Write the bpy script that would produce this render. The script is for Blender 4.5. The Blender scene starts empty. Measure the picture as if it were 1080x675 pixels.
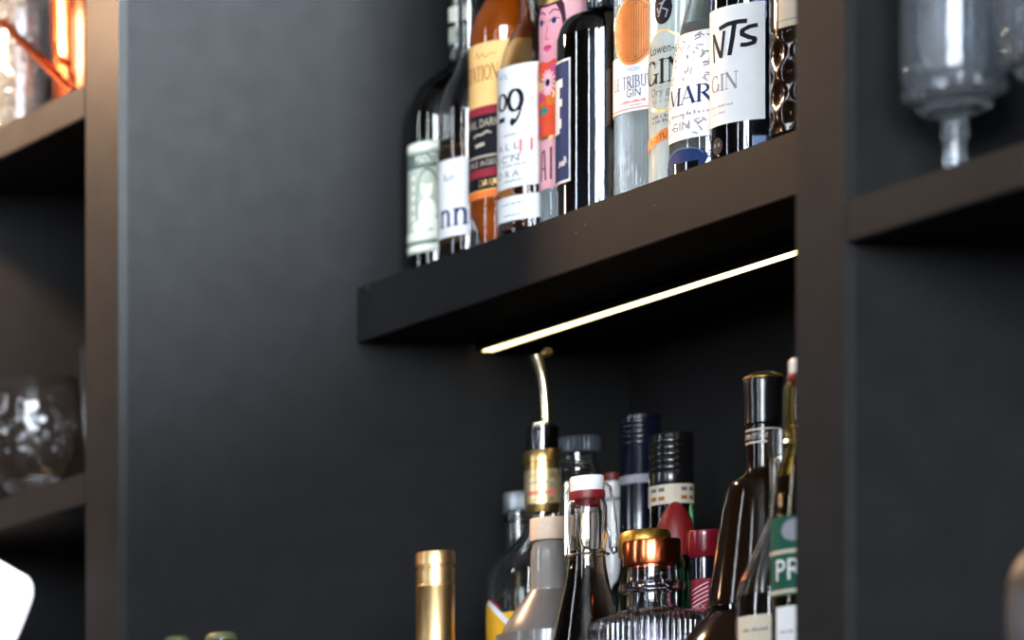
import bpy, math, random
from math import sin, cos, pi, sqrt, atan2, acos, radians
random.seed(7)
sc = bpy.context.scene
COL = sc.collection

# ------------------------------------------------------------------ survey of the place
# Metres.  X runs along the back bar (to the right), Y into it, Z up.  The camera stands at
# (CX, 0, CZ) and looks along -X with a shifted lens; F is its focal length in pixels.
CX, CZ, F, VX, VY = 4.85, 0.60, 4480.0, -2240.0, 1246.0
Z0 = CZ                              # heights measured from the camera's level
SHELF = 1.020                        # top of the bottle shelf (above camera level)
BOARD = 0.455                        # top of the bottom board
COUNTER = 0.400                      # top of the counter
FRONT, SHELF_Y, BACK = 2.560, 2.832, 3.145
EDGE_SHELF_TOP, EDGE_LOW_TOP = 1.272, 0.822      # shelves of the left bay
RIGHT_TOP = 0.8456                   # shelf of the right bay

# ------------------------------------------------------------------ materials
MATS = {}
def mat(name, col=(.5,.5,.5), rough=.5, metal=0., trans=0., ior=1.45, bump=0., bscale=200.,
        vary=0., vscale=8., emit=None, estr=0., coat=0., spec=.5):
    if name in MATS: return MATS[name]
    m = bpy.data.materials.new(name); m.use_nodes = True
    nt = m.node_tree; b = nt.nodes['Principled BSDF']
    b.inputs['Base Color'].default_value = (*col, 1)
    b.inputs['Roughness'].default_value = rough
    b.inputs['Metallic'].default_value = metal
    b.inputs['Transmission Weight'].default_value = trans
    b.inputs['IOR'].default_value = ior
    b.inputs['Specular IOR Level'].default_value = spec
    b.inputs['Coat Weight'].default_value = coat
    if emit:
        b.inputs['Emission Color'].default_value = (*emit, 1)
        b.inputs['Emission Strength'].default_value = estr
    tc = nt.nodes.new('ShaderNodeTexCoord')
    if vary:
        n = nt.nodes.new('ShaderNodeTexNoise'); n.inputs['Scale'].default_value = vscale
        n.inputs['Detail'].default_value = 4
        nt.links.new(tc.outputs['Object'], n.inputs['Vector'])
        r = nt.nodes.new('ShaderNodeValToRGB')
        r.color_ramp.elements[0].position = .3; r.color_ramp.elements[1].position = .7
        r.color_ramp.elements[0].color = (*[c*(1-vary) for c in col], 1)
        r.color_ramp.elements[1].color = (*[min(1, c*(1+vary)) for c in col], 1)
        nt.links.new(n.outputs['Fac'], r.inputs['Fac']); nt.links.new(r.outputs['Color'], b.inputs['Base Color'])
    if bump:
        n2 = nt.nodes.new('ShaderNodeTexNoise'); n2.inputs['Scale'].default_value = bscale
        nt.links.new(tc.outputs['Object'], n2.inputs['Vector'])
        bp = nt.nodes.new('ShaderNodeBump'); bp.inputs['Strength'].default_value = bump; bp.inputs['Distance'].default_value = .002
        nt.links.new(n2.outputs['Fac'], bp.inputs['Height']); nt.links.new(bp.outputs['Normal'], b.inputs['Normal'])
    MATS[name] = m
    return m

def glass(name, col, ior=1.42, rough=.0, bump=.0, bscale=40.):
    return mat(name, col, rough, 0, 1., ior, bump=bump, bscale=bscale)
def paper(name, col): return mat(name, col, .6, spec=.15, vary=.03, vscale=60, bump=.03, bscale=300)
def ink(name, col): return mat(name, col, .6, spec=.1, vary=.05, vscale=90)

lam   = mat('dark_laminate', (.0148,.0146,.0150), .55, vary=.10, vscale=30, bump=.02, bscale=400, spec=.04)
edge  = mat('edge_highlight', (.022,.022,.022), .5, vary=.08, vscale=40, spec=.1)  # slightly paler laminate: window light along the arris, put into the colour
c_clear = glass('clear_glass', (.97,.985,.98), 1.55, bump=.04, bscale=30)
c_gin   = mat('pale_blue_ribbed_glass', (.80,.92,.95), .03, 0, .74, 1.45, bump=.04, bscale=30)  # diffuse share stands in for bright refraction, so the glass looks pale
c_gin2  = mat('pale_green_gin_glass', (.80,.93,.90), .05, 0, .55, 1.40, bump=.04, bscale=30)  # paleness is refracted brightness put into the diffuse colour
c_olive = glass('olive_glass', (.13,.16,.10), 1.6, bump=.03)
c_black = glass('black_glass', (.012,.016,.024), 1.8, bump=.10, bscale=22)
c_brown = mat('brown_glass', (.032,.013,.005), .10, 0, .75, 1.45, bump=.03, bscale=30, spec=.35)
c_green = glass('dark_green_glass', (.05,.16,.08), 1.45, bump=.03)
c_amber = mat('orange_rum', (.88,.17,.006), .08, 0, .40, 1.36)  # light passing through the rum is put into its opaque orange
c_amber2 = glass('amber_rum', (.80,.36,.09), 1.36)
c_straw = glass('straw_glass', (.80,.66,.28), 1.4)
c_pale  = glass('pale_smoky_glass', (.90,.86,.78), 1.45, bump=.03)
c_smoke = glass('smoky_glass', (.76,.71,.67), 1.45, bump=.05, bscale=30)
c_navyg = glass('deep_blue_glass', (.10,.13,.20), 1.6, bump=.06, bscale=30)
c_cut   = glass('cut_crystal', (.98,.98,.98), 1.52)
c_gob   = mat('pale_blue_crystal', (.86,.92,.98), .03, 0, .96, 1.5)
c_violet = glass('violet_crystal', (.90,.86,.93), 1.5, bump=.03)
frost = mat('frosted_glass', (.10,.088,.083), .34, vary=.06, vscale=20, coat=.35)
frostneck = mat('frosted_neck_glaze', (.17,.155,.145), .14, vary=.06, vscale=20, coat=.6)
white = paper('white_paper', (.80,.80,.795)); cream = paper('cream_paper', (.58,.50,.39))
note = paper('banknote_paper', (.40,.44,.36)); notel = paper('banknote_light', (.74,.75,.64)); noted = ink('banknote_dark', (.10,.13,.11))
black = ink('black_ink', (.012,.012,.016)); grey = ink('grey_ink', (.13,.13,.15)); lgrey = ink('light_grey_ink', (.27,.27,.30))
navy = ink('navy_ink', (.015,.035,.115)); blue = ink('blue_ink', (.10,.22,.45)); red = ink('red_ink', (.75,.10,.09))
yel = paper('orange_paper', (.98,.58,.22)); orange = ink('orange_ink', (.82,.20,.045)); maroon = ink('maroon_ink', (.30,.03,.045)); brown = ink('brown_ink', (.28,.11,.03))
gold = mat('gold_foil', (.80,.52,.20), .30, 1., vary=.06, vscale=60)
palegold = mat('pale_gold_foil', (.86,.66,.36), .36, .8, vary=.1, vscale=90)
goldcap = mat('matt_gold_capsule', (.66,.45,.21), .36, 1., vary=.10, vscale=60)
goldlid = mat('yellow_gold_lid', (.42,.25,.05), .38, 1., vary=.1, vscale=50)
copper = mat('polished_copper', (.80,.20,.075), .2, 1., vary=.05, vscale=60)
copperink = mat('copper_foil', (.58,.19,.045), .5, .2, vary=.12, vscale=120); copperd = ink('copper_dark', (.20,.065,.018))
steel = mat('steel', (.72,.71,.69), .2, 1., vary=.04, vscale=60)
dsteel = mat('grey_metal_cap', (.17,.185,.20), .34, 1., vary=.06, vscale=60)
brassy = mat('warm_steel', (.85,.74,.52), .22, 1., vary=.04, vscale=60)
pink = paper('pink_paper', (.85,.42,.47)); skin = ink('rose_skin', (.83,.36,.42)); dpink = ink('deep_pink', (.72,.10,.26)); hair = ink('dark_hair', (.05,.012,.03))
teal = ink('teal_ink', (.03,.26,.24)); scarlet = ink('scarlet_ink', (.85,.10,.045)); lip = ink('lip_red', (.55,.05,.12)); lpink = ink('petal_pink', (.92,.55,.62))
porcelain = mat('white_porcelain', (.82,.80,.78), .2, vary=.02, vscale=40, coat=.4)
rubber = mat('red_rubber', (.17,.006,.010), .45, vary=.06, vscale=60)
redcap = mat('red_cap_plastic', (.14,.005,.012), .22, vary=.05, vscale=60, coat=.3)
redmatte = mat('red_cone_plastic', (.17,.006,.007), .42, vary=.08, vscale=40)
blackcap = mat('black_capsule', (.005,.005,.006), .24, vary=.1, vscale=60, coat=.3)
bluecap = mat('blue_black_capsule', (.004,.005,.014), .20, vary=.1, vscale=60, coat=.4)
slatecap = mat('slate_plastic_cap', (.028,.034,.046), .40, vary=.08, vscale=60)
wood = mat('stopper_wood', (.58,.43,.31), .6, vary=.10, vscale=90)
cork = mat('cork', (.45,.30,.17), .8, vary=.2, vscale=120)
greenlab = ink('green_label', (.013,.09,.058)); palegreen = mat('olive_green_cap', (.075,.09,.035), .5, vary=.1, vscale=80)
stone = mat('brown_stoneware', (.055,.042,.03), .5, vary=.25, vscale=20); stoneg = mat('grey_stoneware', (.07,.066,.068), .5, vary=.1, vscale=20)
orangeglow = ink('orange_yellow_label', (.85,.42,.03))

# ------------------------------------------------------------------ mesh building
class MB:
    def __init__(s): s.v=[]; s.f=[]; s.mi=[]; s.m=[]
    def slot(s, m):
        if m not in s.m: s.m.append(m)
        return s.m.index(m)
    def add(s, vs, fs, m):
        o=len(s.v); k=s.slot(m); s.v+= [tuple(p) for p in vs]
        for f in fs: s.f.append(tuple(i+o for i in f)); s.mi.append(k)
    def box(s, x0,x1,y0,y1,z0,z1, m, bev=0.):
        if not bev:
            vs=[(x,y,z) for z in (z0,z1) for y in (y0,y1) for x in (x0,x1)]
            s.add(vs,[(0,2,3,1),(4,5,7,6),(0,1,5,4),(2,6,7,3),(0,4,6,2),(1,3,7,5)],m); return
        import bmesh
        bm=bmesh.new(); bmesh.ops.create_cube(bm,size=1)
        for v in bm.verts: v.co=((x0+x1)/2+v.co.x*(x1-x0),(y0+y1)/2+v.co.y*(y1-y0),(z0+z1)/2+v.co.z*(z1-z0))
        bmesh.ops.bevel(bm,geom=bm.edges[:],offset=bev,segments=2,affect='EDGES')
        bm.verts.index_update()
        s.add([v.co[:] for v in bm.verts],[[v.index for v in f.verts] for f in bm.faces],m); bm.free()
    def lathe(s, prof, m, seg=64, sx=1., sy=1., mod=None, cx=0., cy=0.):
        vs=[]; rings=[]
        for r,z in prof:
            if r < 1e-6: rings.append((len(vs),1)); vs.append((cx,cy,z))
            else:
                rings.append((len(vs),seg))
                for j in range(seg):
                    a=2*pi*j/seg; q=r*(mod(a,z,r) if mod else 1.)
                    vs.append((cx+q*cos(a)*sx, cy+q*sin(a)*sy, z))
        fs=[]
        for (a,na),(b,nb) in zip(rings[:-1],rings[1:]):
            for j in range(seg):
                k=(j+1)%seg
                if na==1 and nb==1: continue
                if na==1: fs.append((a,b+k,b+j))
                elif nb==1: fs.append((a+j,a+k,b))
                else: fs.append((a+j,a+k,b+k,b+j))
        s.add(vs,fs,m)
    def tube(s, pts, rad, m, seg=10, flat=1.):
        from mathutils import Vector
        P=[Vector(p) for p in pts]; n=len(P); vs=[]; R=rad if hasattr(rad,'__len__') else [rad]*n
        t0=(P[1]-P[0]).normalized(); up=Vector((0,0,1)) if abs(t0.z)<.9 else Vector((1,0,0))
        nrm=t0.cross(up).normalized()
        for i in range(n):
            t=((P[min(i+1,n-1)]-P[max(i-1,0)])).normalized()
            nrm=(nrm-t*nrm.dot(t)).normalized(); bi=t.cross(nrm)
            for j in range(seg):
                a=2*pi*j/seg; vs.append(P[i]+nrm*cos(a)*R[i]+bi*sin(a)*R[i]*flat)
        fs=[]
        for i in range(n-1):
            for j in range(seg):
                k=(j+1)%seg; fs.append((i*seg+j,i*seg+k,(i+1)*seg+k,(i+1)*seg+j))
        fs.append(tuple(range(seg-1,-1,-1))); fs.append(tuple((n-1)*seg+j for j in range(seg)))
        s.add(vs,fs,m)
    def build(s, name, parent=None, sharp=38):
        me=bpy.data.meshes.new(name); me.from_pydata(s.v,[],s.f)
        for m in s.m: me.materials.append(m)
        me.polygons.foreach_set('material_index', s.mi)
        me.polygons.foreach_set('use_smooth', [True]*len(s.f))
        me.set_sharp_from_angle(angle=radians(sharp)); me.update()
        o=bpy.data.objects.new(name,me); COL.objects.link(o)
        if parent: o.parent=parent
        return o

def tag(o, label, cat, group=None, kind=None):
    o['label']=label; o['category']=cat
    if group: o['group']=group
    if kind: o['kind']=kind
    return o
def thing(name, label, cat, loc, group=None):
    o=bpy.data.objects.new(name,None); o.empty_display_size=.02; COL.objects.link(o); o.location=loc
    return tag(o,label,cat,group)
def structure(mb, name, label=None, cat=None):
    o=mb.build(name); o['kind']='structure'
    if label: o['label']=label
    if cat: o['category']=cat
    return o

def smooth(pts, n=6):
    """Monotone-ish Catmull-Rom through (r, z) points."""
    out=[]
    for i in range(len(pts)-1):
        p0=pts[max(i-1,0)]; p1=pts[i]; p2=pts[i+1]; p3=pts[min(i+2,len(pts)-1)]
        for k in range(n):
            t=k/n
            q=[.5*((2*b)+(-a+c)*t+(2*a-5*b+4*c-d)*t*t+(-a+3*b-3*c+d)*t**3) for a,b,c,d in zip(p0,p1,p2,p3)]
            lo,hi=min(p1[0],p2[0]),max(p1[0],p2[0]); q[0]=min(max(q[0],lo),hi); q[1]=min(max(q[1],min(p1[1],p2[1])),max(p1[1],p2[1]))
            out.append(tuple(q))
    out.append(tuple(pts[-1])); return out
def shell(outer, t=.0028, base=.008):
    """Closed wall profile from an outer profile that starts on the axis."""
    inner=[(max(r-t,.0006),z) for r,z in outer if r>t+.002 and z>base]
    ztop=outer[-1][1]
    inner=[p for p in inner if p[1]<=ztop]
    r0=inner[0][0]
    return list(outer)+inner[::-1]+[(r0*.9,base-.0008),(r0*.45,base+.003),(0,base+.005)]
def solid(outer): return list(outer)+([(0,outer[-1][1])] if outer[-1][0]>1e-6 else [])

# ------------------------------------------------------------------ lettering
_txt={}
def glyph_mesh(string):
    if string in _txt: return _txt[string]
    c=bpy.data.curves.new('lettering','FONT'); c.body=string; c.resolution_u=3
    o=bpy.data.objects.new('lettering',c); COL.objects.link(o)
    bpy.context.view_layer.update()
    dg=bpy.context.evaluated_depsgraph_get(); me=bpy.data.meshes.new_from_object(o.evaluated_get(dg))
    vs=[(v.co.x,v.co.y) for v in me.vertices]; fs=[tuple(p.vertices) for p in me.polygons]
    bpy.data.objects.remove(o); bpy.data.curves.remove(c); bpy.data.meshes.remove(me)
    x0=min(v[0] for v in vs); x1=max(v[0] for v in vs); y1=max(v[1] for v in vs); y0=min(0,0)
    h=y1 or 1
    _txt[string]=([((x-x0)/h,y/h) for x,y in vs],fs,(x1-x0)/h)
    return _txt[string]
def arc(cx,cy,rx,ry,a0,a1,n=14): return [(cx+rx*cos(radians(a0+(a1-a0)*i/n)),cy+ry*sin(radians(a0+(a1-a0)*i/n))) for i in range(n+1)]
def sf(x,y,w=.26): return ([(x-w/2,y),(x+w/2,y)],.05,.05)
K,T=.17,.05          # thick and thin pen widths
SERIF={
 'M':(1.12,[([(.14,0),(.14,1)],T,T),([(.14,1),(.56,.06)],K,K),([(.56,.06),(.98,1)],T,T),([(.98,1),(.98,0)],K,K),sf(.14,.02),sf(.98,.02),sf(.08,.98,.2),sf(1.04,.98,.2)]),
 'A':(.96,[([(.10,0),(.48,1)],T,T),([(.48,1),(.86,0)],K,K),([(.23,.34),(.7,.34)],T,T),sf(.10,.02,.22),sf(.86,.02,.26)]),
 'R':(.92,[([(.2,0),(.2,1)],K,K),([(.2,.97),(.42,.97)]+arc(.42,.74,.26,.23,90,-90)+[(.2,.51)],T,.15),([(.42,.51),(.82,0)],K,K),sf(.2,.02,.3),sf(.12,.98,.2),sf(.84,.02,.2)]),
 'G':(.98,[(arc(.5,.5,.4,.48,50,330,26),T,K),([(.86,.02),(.86,.4)],.13,.13),sf(.84,.42,.3),([(.78,.85),(.78,.66)],T,T)]),
 'I':(.42,[([(.21,0),(.21,1)],K,K),sf(.21,.02,.34),sf(.21,.98,.34)]),
 'N':(1.02,[([(.16,0),(.16,1)],T,T),([(.16,1),(.84,0)],K,K),([(.84,0),(.84,1)],T,T),sf(.16,.02),sf(.1,.98,.2),sf(.84,.98,.26)]),
 'L':(.78,[([(.2,0),(.2,1)],K,K),sf(.2,.98,.32),([(.1,.02),(.7,.02)],T,T),([(.7,.02),(.7,.26)],T,T)]),
 'E':(.82,[([(.2,0),(.2,1)],K,K),([(.1,.02),(.72,.02)],T,T),([(.1,.98),(.7,.98)],T,T),([(.2,.52),(.56,.52)],T,T),([(.72,.02),(.72,.24)],T,T),([(.7,.98),(.7,.78)],T,T),([(.56,.42),(.56,.62)],T,T)]),
 'T':(.86,[([(.43,0),(.43,1)],K,K),([(.06,.97),(.8,.97)],T,T),([(.06,.97),(.06,.76)],T,T),([(.8,.97),(.8,.76)],T,T),sf(.43,.02,.3)]),
 'B':(.84,[([(.2,0),(.2,1)],K,K),([(.2,.97),(.42,.97)]+arc(.42,.75,.22,.22,90,-90)+[(.2,.53)],T,.14),([(.42,.53)]+arc(.44,.275,.28,.255,90,-90)+[(.2,.02)],T,.15),sf(.12,.98,.2),sf(.12,.02,.2)]),
 'U':(.96,[([(.2,1),(.2,.3)]+arc(.48,.3,.28,.28,180,360,14)+[(.76,1)],T,.13),sf(.2,.98),sf(.76,.98)]),
 'O':(1.0,[(arc(.5,.5,.4,.47,0,360,30),T,K)]),
 'P':(.84,[([(.2,0),(.2,1)],K,K),([(.2,.97),(.42,.97)]+arc(.42,.72,.27,.25,90,-90)+[(.2,.47)],T,.15),sf(.2,.02,.3),sf(.12,.98,.2)]),
 '9':(.72,[(arc(.36,.68,.26,.29,0,360,24),T,.17),([(.62,.70)]+arc(.18,.66,.44,.64,0,-68,10),.17,.06),(arc(.26,.08,.06,.06,0,360,8),.1,.1)]),
 'o':(.62,[(arc(.31,.36,.24,.34,0,360,24),T,.15)]),
 'n':(.82,[([(.2,0),(.2,.7)],K,K),([(.2,.52)]+arc(.43,.46,.20,.23,150,0,10)+[(.63,0)],.07,K),sf(.2,.02,.3),sf(.64,.02,.3),sf(.13,.69,.16)]),
 ' ':(.35,[]),
}
def stroke_quads(pts, wa, wb):
    q=[]
    for (x0,y0),(x1,y1) in zip(pts[:-1],pts[1:]):
        L=math.hypot(x1-x0,y1-y0) or 1e-9; w=wa+(wb-wa)*abs(y1-y0)/L if wa!=wb else wa
        n=max(1,int(L/.15)); nx,ny=-(y1-y0)/L*w/2,(x1-x0)/L*w/2; ex,ey=(x1-x0)/L*w*.18,(y1-y0)/L*w*.18
        X0,Y0,X1,Y1=x0-ex,y0-ey,x1+ex,y1+ey
        for i in range(n):
            a,b=i/n,(i+1)/n
            ax,ay,bx,by=X0+(X1-X0)*a,Y0+(Y1-Y0)*a,X0+(X1-X0)*b,Y0+(Y1-Y0)*b
            q.append([(ax-nx,ay-ny),(bx-nx,by-ny),(bx+nx,by+ny),(ax+nx,ay+ny)])
    return q
def text2d(string, font):
    if font=='sans':
        return glyph_mesh(string)
    vs=[]; fs=[]; x=0
    for ch in string:
        w,st=SERIF[ch]
        for pts,a,b in st:
            for q in stroke_quads(pts,a,b):
                fs.append(tuple(range(len(vs),len(vs)+4))); vs+=[(x+px,py) for px,py in q]
        x+=w
    return vs,fs,x

class Bottle:
    """A turned vessel standing at (X, Y) on a level; its surfaces are addressed by picture
    position only while it is being drawn up (angle round the axis, height above the base)."""
    def __init__(s, name, label, cat, xc, D, base, R, sx=1., sy=1., group=None, prof=None):
        s.D=D; s.base=base; s.R=R; s.sx=sx; s.sy=sy; s.xc=xc
        s.X=CX-D; s.Y=(xc-VX)*D/F; s.s=F/D; s.k=(xc-VX)/F
        s.root=thing(name,label,cat,(s.X,s.Y,Z0+base+.0005),group)
        s.prof=prof
    def hw(s, r): return s.s*r*sqrt(s.sy**2+(s.k*s.sx)**2)
    def r_of(s, px): return px/(s.s*sqrt(s.sy**2+(s.k*s.sx)**2))
    def az(s, px, r=None):
        o=max(-1,min(1,(px-s.xc)/s.hw(r or s.R)))
        return atan2(s.sy, s.k*s.sx)-acos(o)
    def h(s, py, az=None, r=None):
        dx=(r or s.R)*s.sx*cos(az) if az is not None else 0.
        return (VY-py)*(s.D-dx)/F-s.base
    def hs(s, py): return s.h(py)
    def rfun(s, z):
        if not s.prof: return s.R
        p=s.prof
        for (r0,z0),(r1,z1) in zip(p[:-1],p[1:]):
            if z0<=z<=z1 and z1>z0: return r0+(r1-r0)*(z-z0)/(z1-z0)
        return s.R
    def pt(s, az, z, off, rf=None):
        r=(rf(z) if rf else s.rfun(z))+off
        return (r*cos(az)*s.sx, r*sin(az)*s.sy, z)
    def sheet(s, mb, a0, a1, z0, z1, m, off=.0002, t=.0004, rf=None, nz=1, n=None, slant=0.):
        n=n or max(3,int(abs(a1-a0)/radians(6)))
        vs=[]; fs=[]
        for k in range(2):
            for i in range(nz+1):
                for j in range(n+1):
                    a=a0+(a1-a0)*j/n; z=z0+(z1-z0)*i/nz+slant*(j/n-.5)
                    vs.append(s.pt(a,z,off+(t if k==0 else 0),rf))
        W=n+1; S=W*(nz+1)
        for i in range(nz):
            for j in range(n):
                q=i*W+j; fs.append((q,q+1,q+W+1,q+W)); fs.append((S+q,S+q+W,S+q+W+1,S+q+1))
        for j in range(n): 
            fs.append((j,S+j,S+j+1,j+1)); q=nz*W+j; fs.append((q,q+1,S+q+1,S+q))
        for i in range(nz):
            q=i*W; fs.append((q,q+W,S+q+W,S+q)); q=i*W+n; fs.append((q,S+q,S+q+W,q+W))
        mb.add(vs,fs,m)
    def place2d(s, mb, vs, fs, ac, zc, m, off=.0009, rf=None):
        """(u, v) metres round (ac, zc) laid on the surface."""
        out=[]
        for u,v in vs:
            r=(rf(zc) if rf else s.rfun(zc)); a=ac+u/(r*sqrt((s.sx**2+s.sy**2)/2)); out.append(s.pt(a,zc+v,off,rf))
        mb.add(out,fs,m)
    def text(s, mb, string, ac, z0, hgt, m, width=None, font='sans', align='c', off=.0009, rf=None, slant=0.):
        vs,fs,w=text2d(string,font)
        kx=(width/w) if width else hgt
        W=w*kx; dx={'c':-W/2,'l':0,'r':-W}[align]
        s.place2d(mb,[(x*kx+dx, y*hgt+slant*(x*kx+dx)) for x,y in vs],fs,ac,z0,m,off,rf)
    def ellipse(s, mb, ac, zc, ru, rv, m, off=.0009, n=16, rf=None, a0=0.):
        vs=[];fs=[]
        for i in range(n+1):
            u=-ru+2*ru*i/n; v=rv*sqrt(max(0,1-(u/ru)**2)); vs+=[(u,-v),(u,v)]
        for i in range(n): fs.append((2*i,2*i+2,2*i+3,2*i+1))
        s.place2d(mb,vs,fs,ac,zc,m,off,rf)
    def stroke(s, mb, pts, ac, zc, w, m, off=.0010, rf=None, sc=1.):
        vs=[];fs=[]
        for q in stroke_quads([(x*sc/.01,y*sc/.01) for x,y in pts],w/.01,w/.01):
            fs.append(tuple(range(len(vs),len(vs)+4))); vs+=[(x*.01,y*.01) for x,y in q]
        s.place2d(mb,vs,fs,ac,zc,m,off,rf)
    def scribble(s, mb, ac, zc, w, hgt, m, seed=0, off=.0010, n=None):
        """A line of small print: short dashes of varied length."""
        rnd=random.Random(seed); x=-w/2; vs=[];fs=[]
        while x<w/2:
            l=hgt*rnd.uniform(.5,1.1); hh=hgt*rnd.choice((.6,.6,.8,1.))
            fs.append(tuple(range(len(vs),len(vs)+4))); vs+=[(x,0),(x+l*.55,0),(x+l*.55,hh),(x,hh)]
            x+=l*.8+ (hgt*.5 if rnd.random()<.2 else 0)
        s.place2d(mb,vs,fs,ac,zc,m,off)
    def part(s, mb, name, label=None):
        o=mb.build(name,s.root)
        if label: o['label']=label
        return o
    def turn(s, name, prof, m, seg=64, mod=None, label=None):
        mb=MB(); mb.lathe(prof,m,seg,s.sx,s.sy,mod); return s.part(mb,name,label)

UP='spirit bottles in the row on the lit shelf'
LOW='bottles standing below the lit shelf'

# ================================================================== the room (setting)
RX0,RX1,RY0,RY1,RZ1=-7.0,8.6,-3.0,3.19,4.7
plaster=mat('grey_plaster',(.06,.057,.055),.8,vary=.06,vscale=3,bump=.05,bscale=80)
ceilm=mat('ceiling_paint',(.12,.12,.12),.85,vary=.03,vscale=3)
floorm=mat('dark_oak_floor',(.07,.043,.026),.45,vary=.3,vscale=6)
mb=MB(); mb.box(RX0,RX1,RY0,RY1,-.1,0,floorm); structure(mb,'floor')
mb=MB(); mb.box(RX0,RX1,RY0,RY1,RZ1,RZ1+.1,ceilm); structure(mb,'ceiling')
mb=MB(); mb.box(RX0,RX1,RY1,RY1+.1,0,RZ1,plaster); structure(mb,'wall_back')
mb=MB(); mb.box(RX0-.1,RX0,RY0,RY1,0,RZ1,plaster); structure(mb,'wall_left')
WR=(-2.9,.6,1.4,4.4)       # opening in the right wall: y0, y1, z0, z1
mb=MB(); mb.box(RX1,RX1+.15,RY0,WR[0],0,RZ1,plaster); mb.box(RX1,RX1+.15,WR[1],RY1,0,RZ1,plaster)
mb.box(RX1,RX1+.15,WR[0],WR[1],0,WR[2],plaster); mb.box(RX1,RX1+.15,WR[0],WR[1],WR[3],RZ1,plaster); structure(mb,'wall_right')
WINS=[(-.70,-.35,1.4,4.4),(3.3,3.7,1.4,4.4),(6.2,8.5,1.4,4.4)]
mb=MB(); xs=[RX0]+[q for w in WINS for q in w[:2]]+[RX1]
for i in range(0,len(xs),2): mb.box(xs[i],xs[i+1],RY0-.15,RY0,0,RZ1,plaster)
for x0,x1,z0,z1 in WINS: mb.box(x0,x1,RY0-.15,RY0,0,z0,plaster); mb.box(x0,x1,RY0-.15,RY0,z1,RZ1,plaster)
structure(mb,'wall_front')
framem=mat('dark_window_frame',(.03,.03,.032),.4,vary=.05,vscale=20)
def daylight(name,col,st):
    m=mat(name,(.8,.85,.9),.3,emit=col,estr=st); nt=m.node_tree; b=nt.nodes['Principled BSDF']
    n=nt.nodes.new('ShaderNodeTexNoise'); n.inputs['Scale'].default_value=1.1; n.inputs['Detail'].default_value=3
    tc=nt.nodes.new('ShaderNodeTexCoord'); nt.links.new(tc.outputs['Object'],n.inputs['Vector'])
    r=nt.nodes.new('ShaderNodeValToRGB'); r.color_ramp.elements[0].position=.35; r.color_ramp.elements[1].position=.6
    r.color_ramp.elements[0].color=(.66*col[0],.78*col[1],.95*col[2],1); r.color_ramp.elements[1].color=(*col,1)
    nt.links.new(n.outputs['Fac'],r.inputs['Fac']); nt.links.new(r.outputs['Color'],b.inputs['Emission Color'])
    return m
dayl=daylight('daylight_behind_glass',(.93,.97,1.0),28.)
for i,(x0,x1,z0,z1) in enumerate(WINS):
    fr=MB(); w=.07
    fr.box(x0,x1,RY0-.1,RY0-.03,z0,z0+w,framem); fr.box(x0,x1,RY0-.1,RY0-.03,z1-w,z1,framem)
    nm=1
    for k in range(nm+1):
        xx=x0+(x1-x0-w)*k/nm; fr.box(xx,xx+w,RY0-.1,RY0-.03,z0,z1,framem)
    fr.box(x0,x1,RY0-.1,RY0-.03,z0+(z1-z0)*.68,z0+(z1-z0)*.68+.05,framem)
    o=structure(fr,'window_%d'%(i+1))
    p=MB(); p.box(x0,x1,RY0-.125,RY0-.115,z0,z1,dayl); p.build('pane',o)

fr=MB(); w=.07; y0,y1,z0,z1=WR
for a,c in ((z0,z0+w),(z1-w,z1),(z0+2.0,z0+2.05)): fr.box(RX1+.03,RX1+.1,y0,y1,a,c,framem)
for k in range(2): yy=y0+(y1-y0-w)*k; fr.box(RX1+.03,RX1+.1,yy,yy+w,z0,z1,framem)
o=structure(fr,'window_4'); p=MB(); p.box(RX1+.115,RX1+.125,y0,y1,z0,z1,dayl); p.build('pane',o)

# ================================================================== counter and shelving
cb=thing('back_bar_counter','dark counter cabinet carrying the shelving along the wall','counter',(.6,2.75,0))
def lbox(root,name,x0,x1,y0,y1,z0,z1,m,bev=.0015):
    mb=MB(); L=root.location; mb.box(x0-L.x,x1-L.x,y0-L.y,y1-L.y,z0-L.z,z1-L.z,m,bev); return mb.build(name,root)
SX0,SX1=-.535,2.05
lbox(cb,'worktop',SX0-.02,SX1+.02,2.35,3.185,Z0+COUNTER-.035,Z0+COUNTER,lam)
lbox(cb,'carcass',SX0,SX1,2.40,3.18,.08,Z0+COUNTER-.0355,lam)
lbox(cb,'plinth',SX0+.02,SX1-.02,2.46,3.15,0,.0795,lam)
for k in range(5):
    w=(SX1-SX0)/5; d=lbox(cb,'door',SX0+k*w+.003,SX0+(k+1)*w-.003,2.378,2.399,.09,Z0+COUNTER-.045,lam)
    mb=MB(); L=cb.location; hx=SX0+(k+.88)*w-L.x
    mb.tube([(hx,2.36-L.y,.75),(hx,2.345-L.y,.76),(hx,2.345-L.y,.86),(hx,2.36-L.y,.87),(hx,2.378-L.y,.87)],.004,steel); mb.build('handle',d)

su=thing('shelving_unit','dark grey laminate wall shelving with upright dividers and a lit bottle shelf','shelving',(.6,3.0,Z0+COUNTER))
TOPZ=Z0+1.95
def board(name,*a,**k): return lbox(su,name,*a,lam,**k)
board('back_panel',SX0,SX1,BACK,3.165,Z0+COUNTER,TOPZ)
divs=[(SX0,-.469),(-.073,0.),(1.124,1.186),(1.99,SX1)]
for x0,x1 in divs: board('divider',x0,x1,FRONT,BACK-.0002,Z0+COUNTER,TOPZ)
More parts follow.
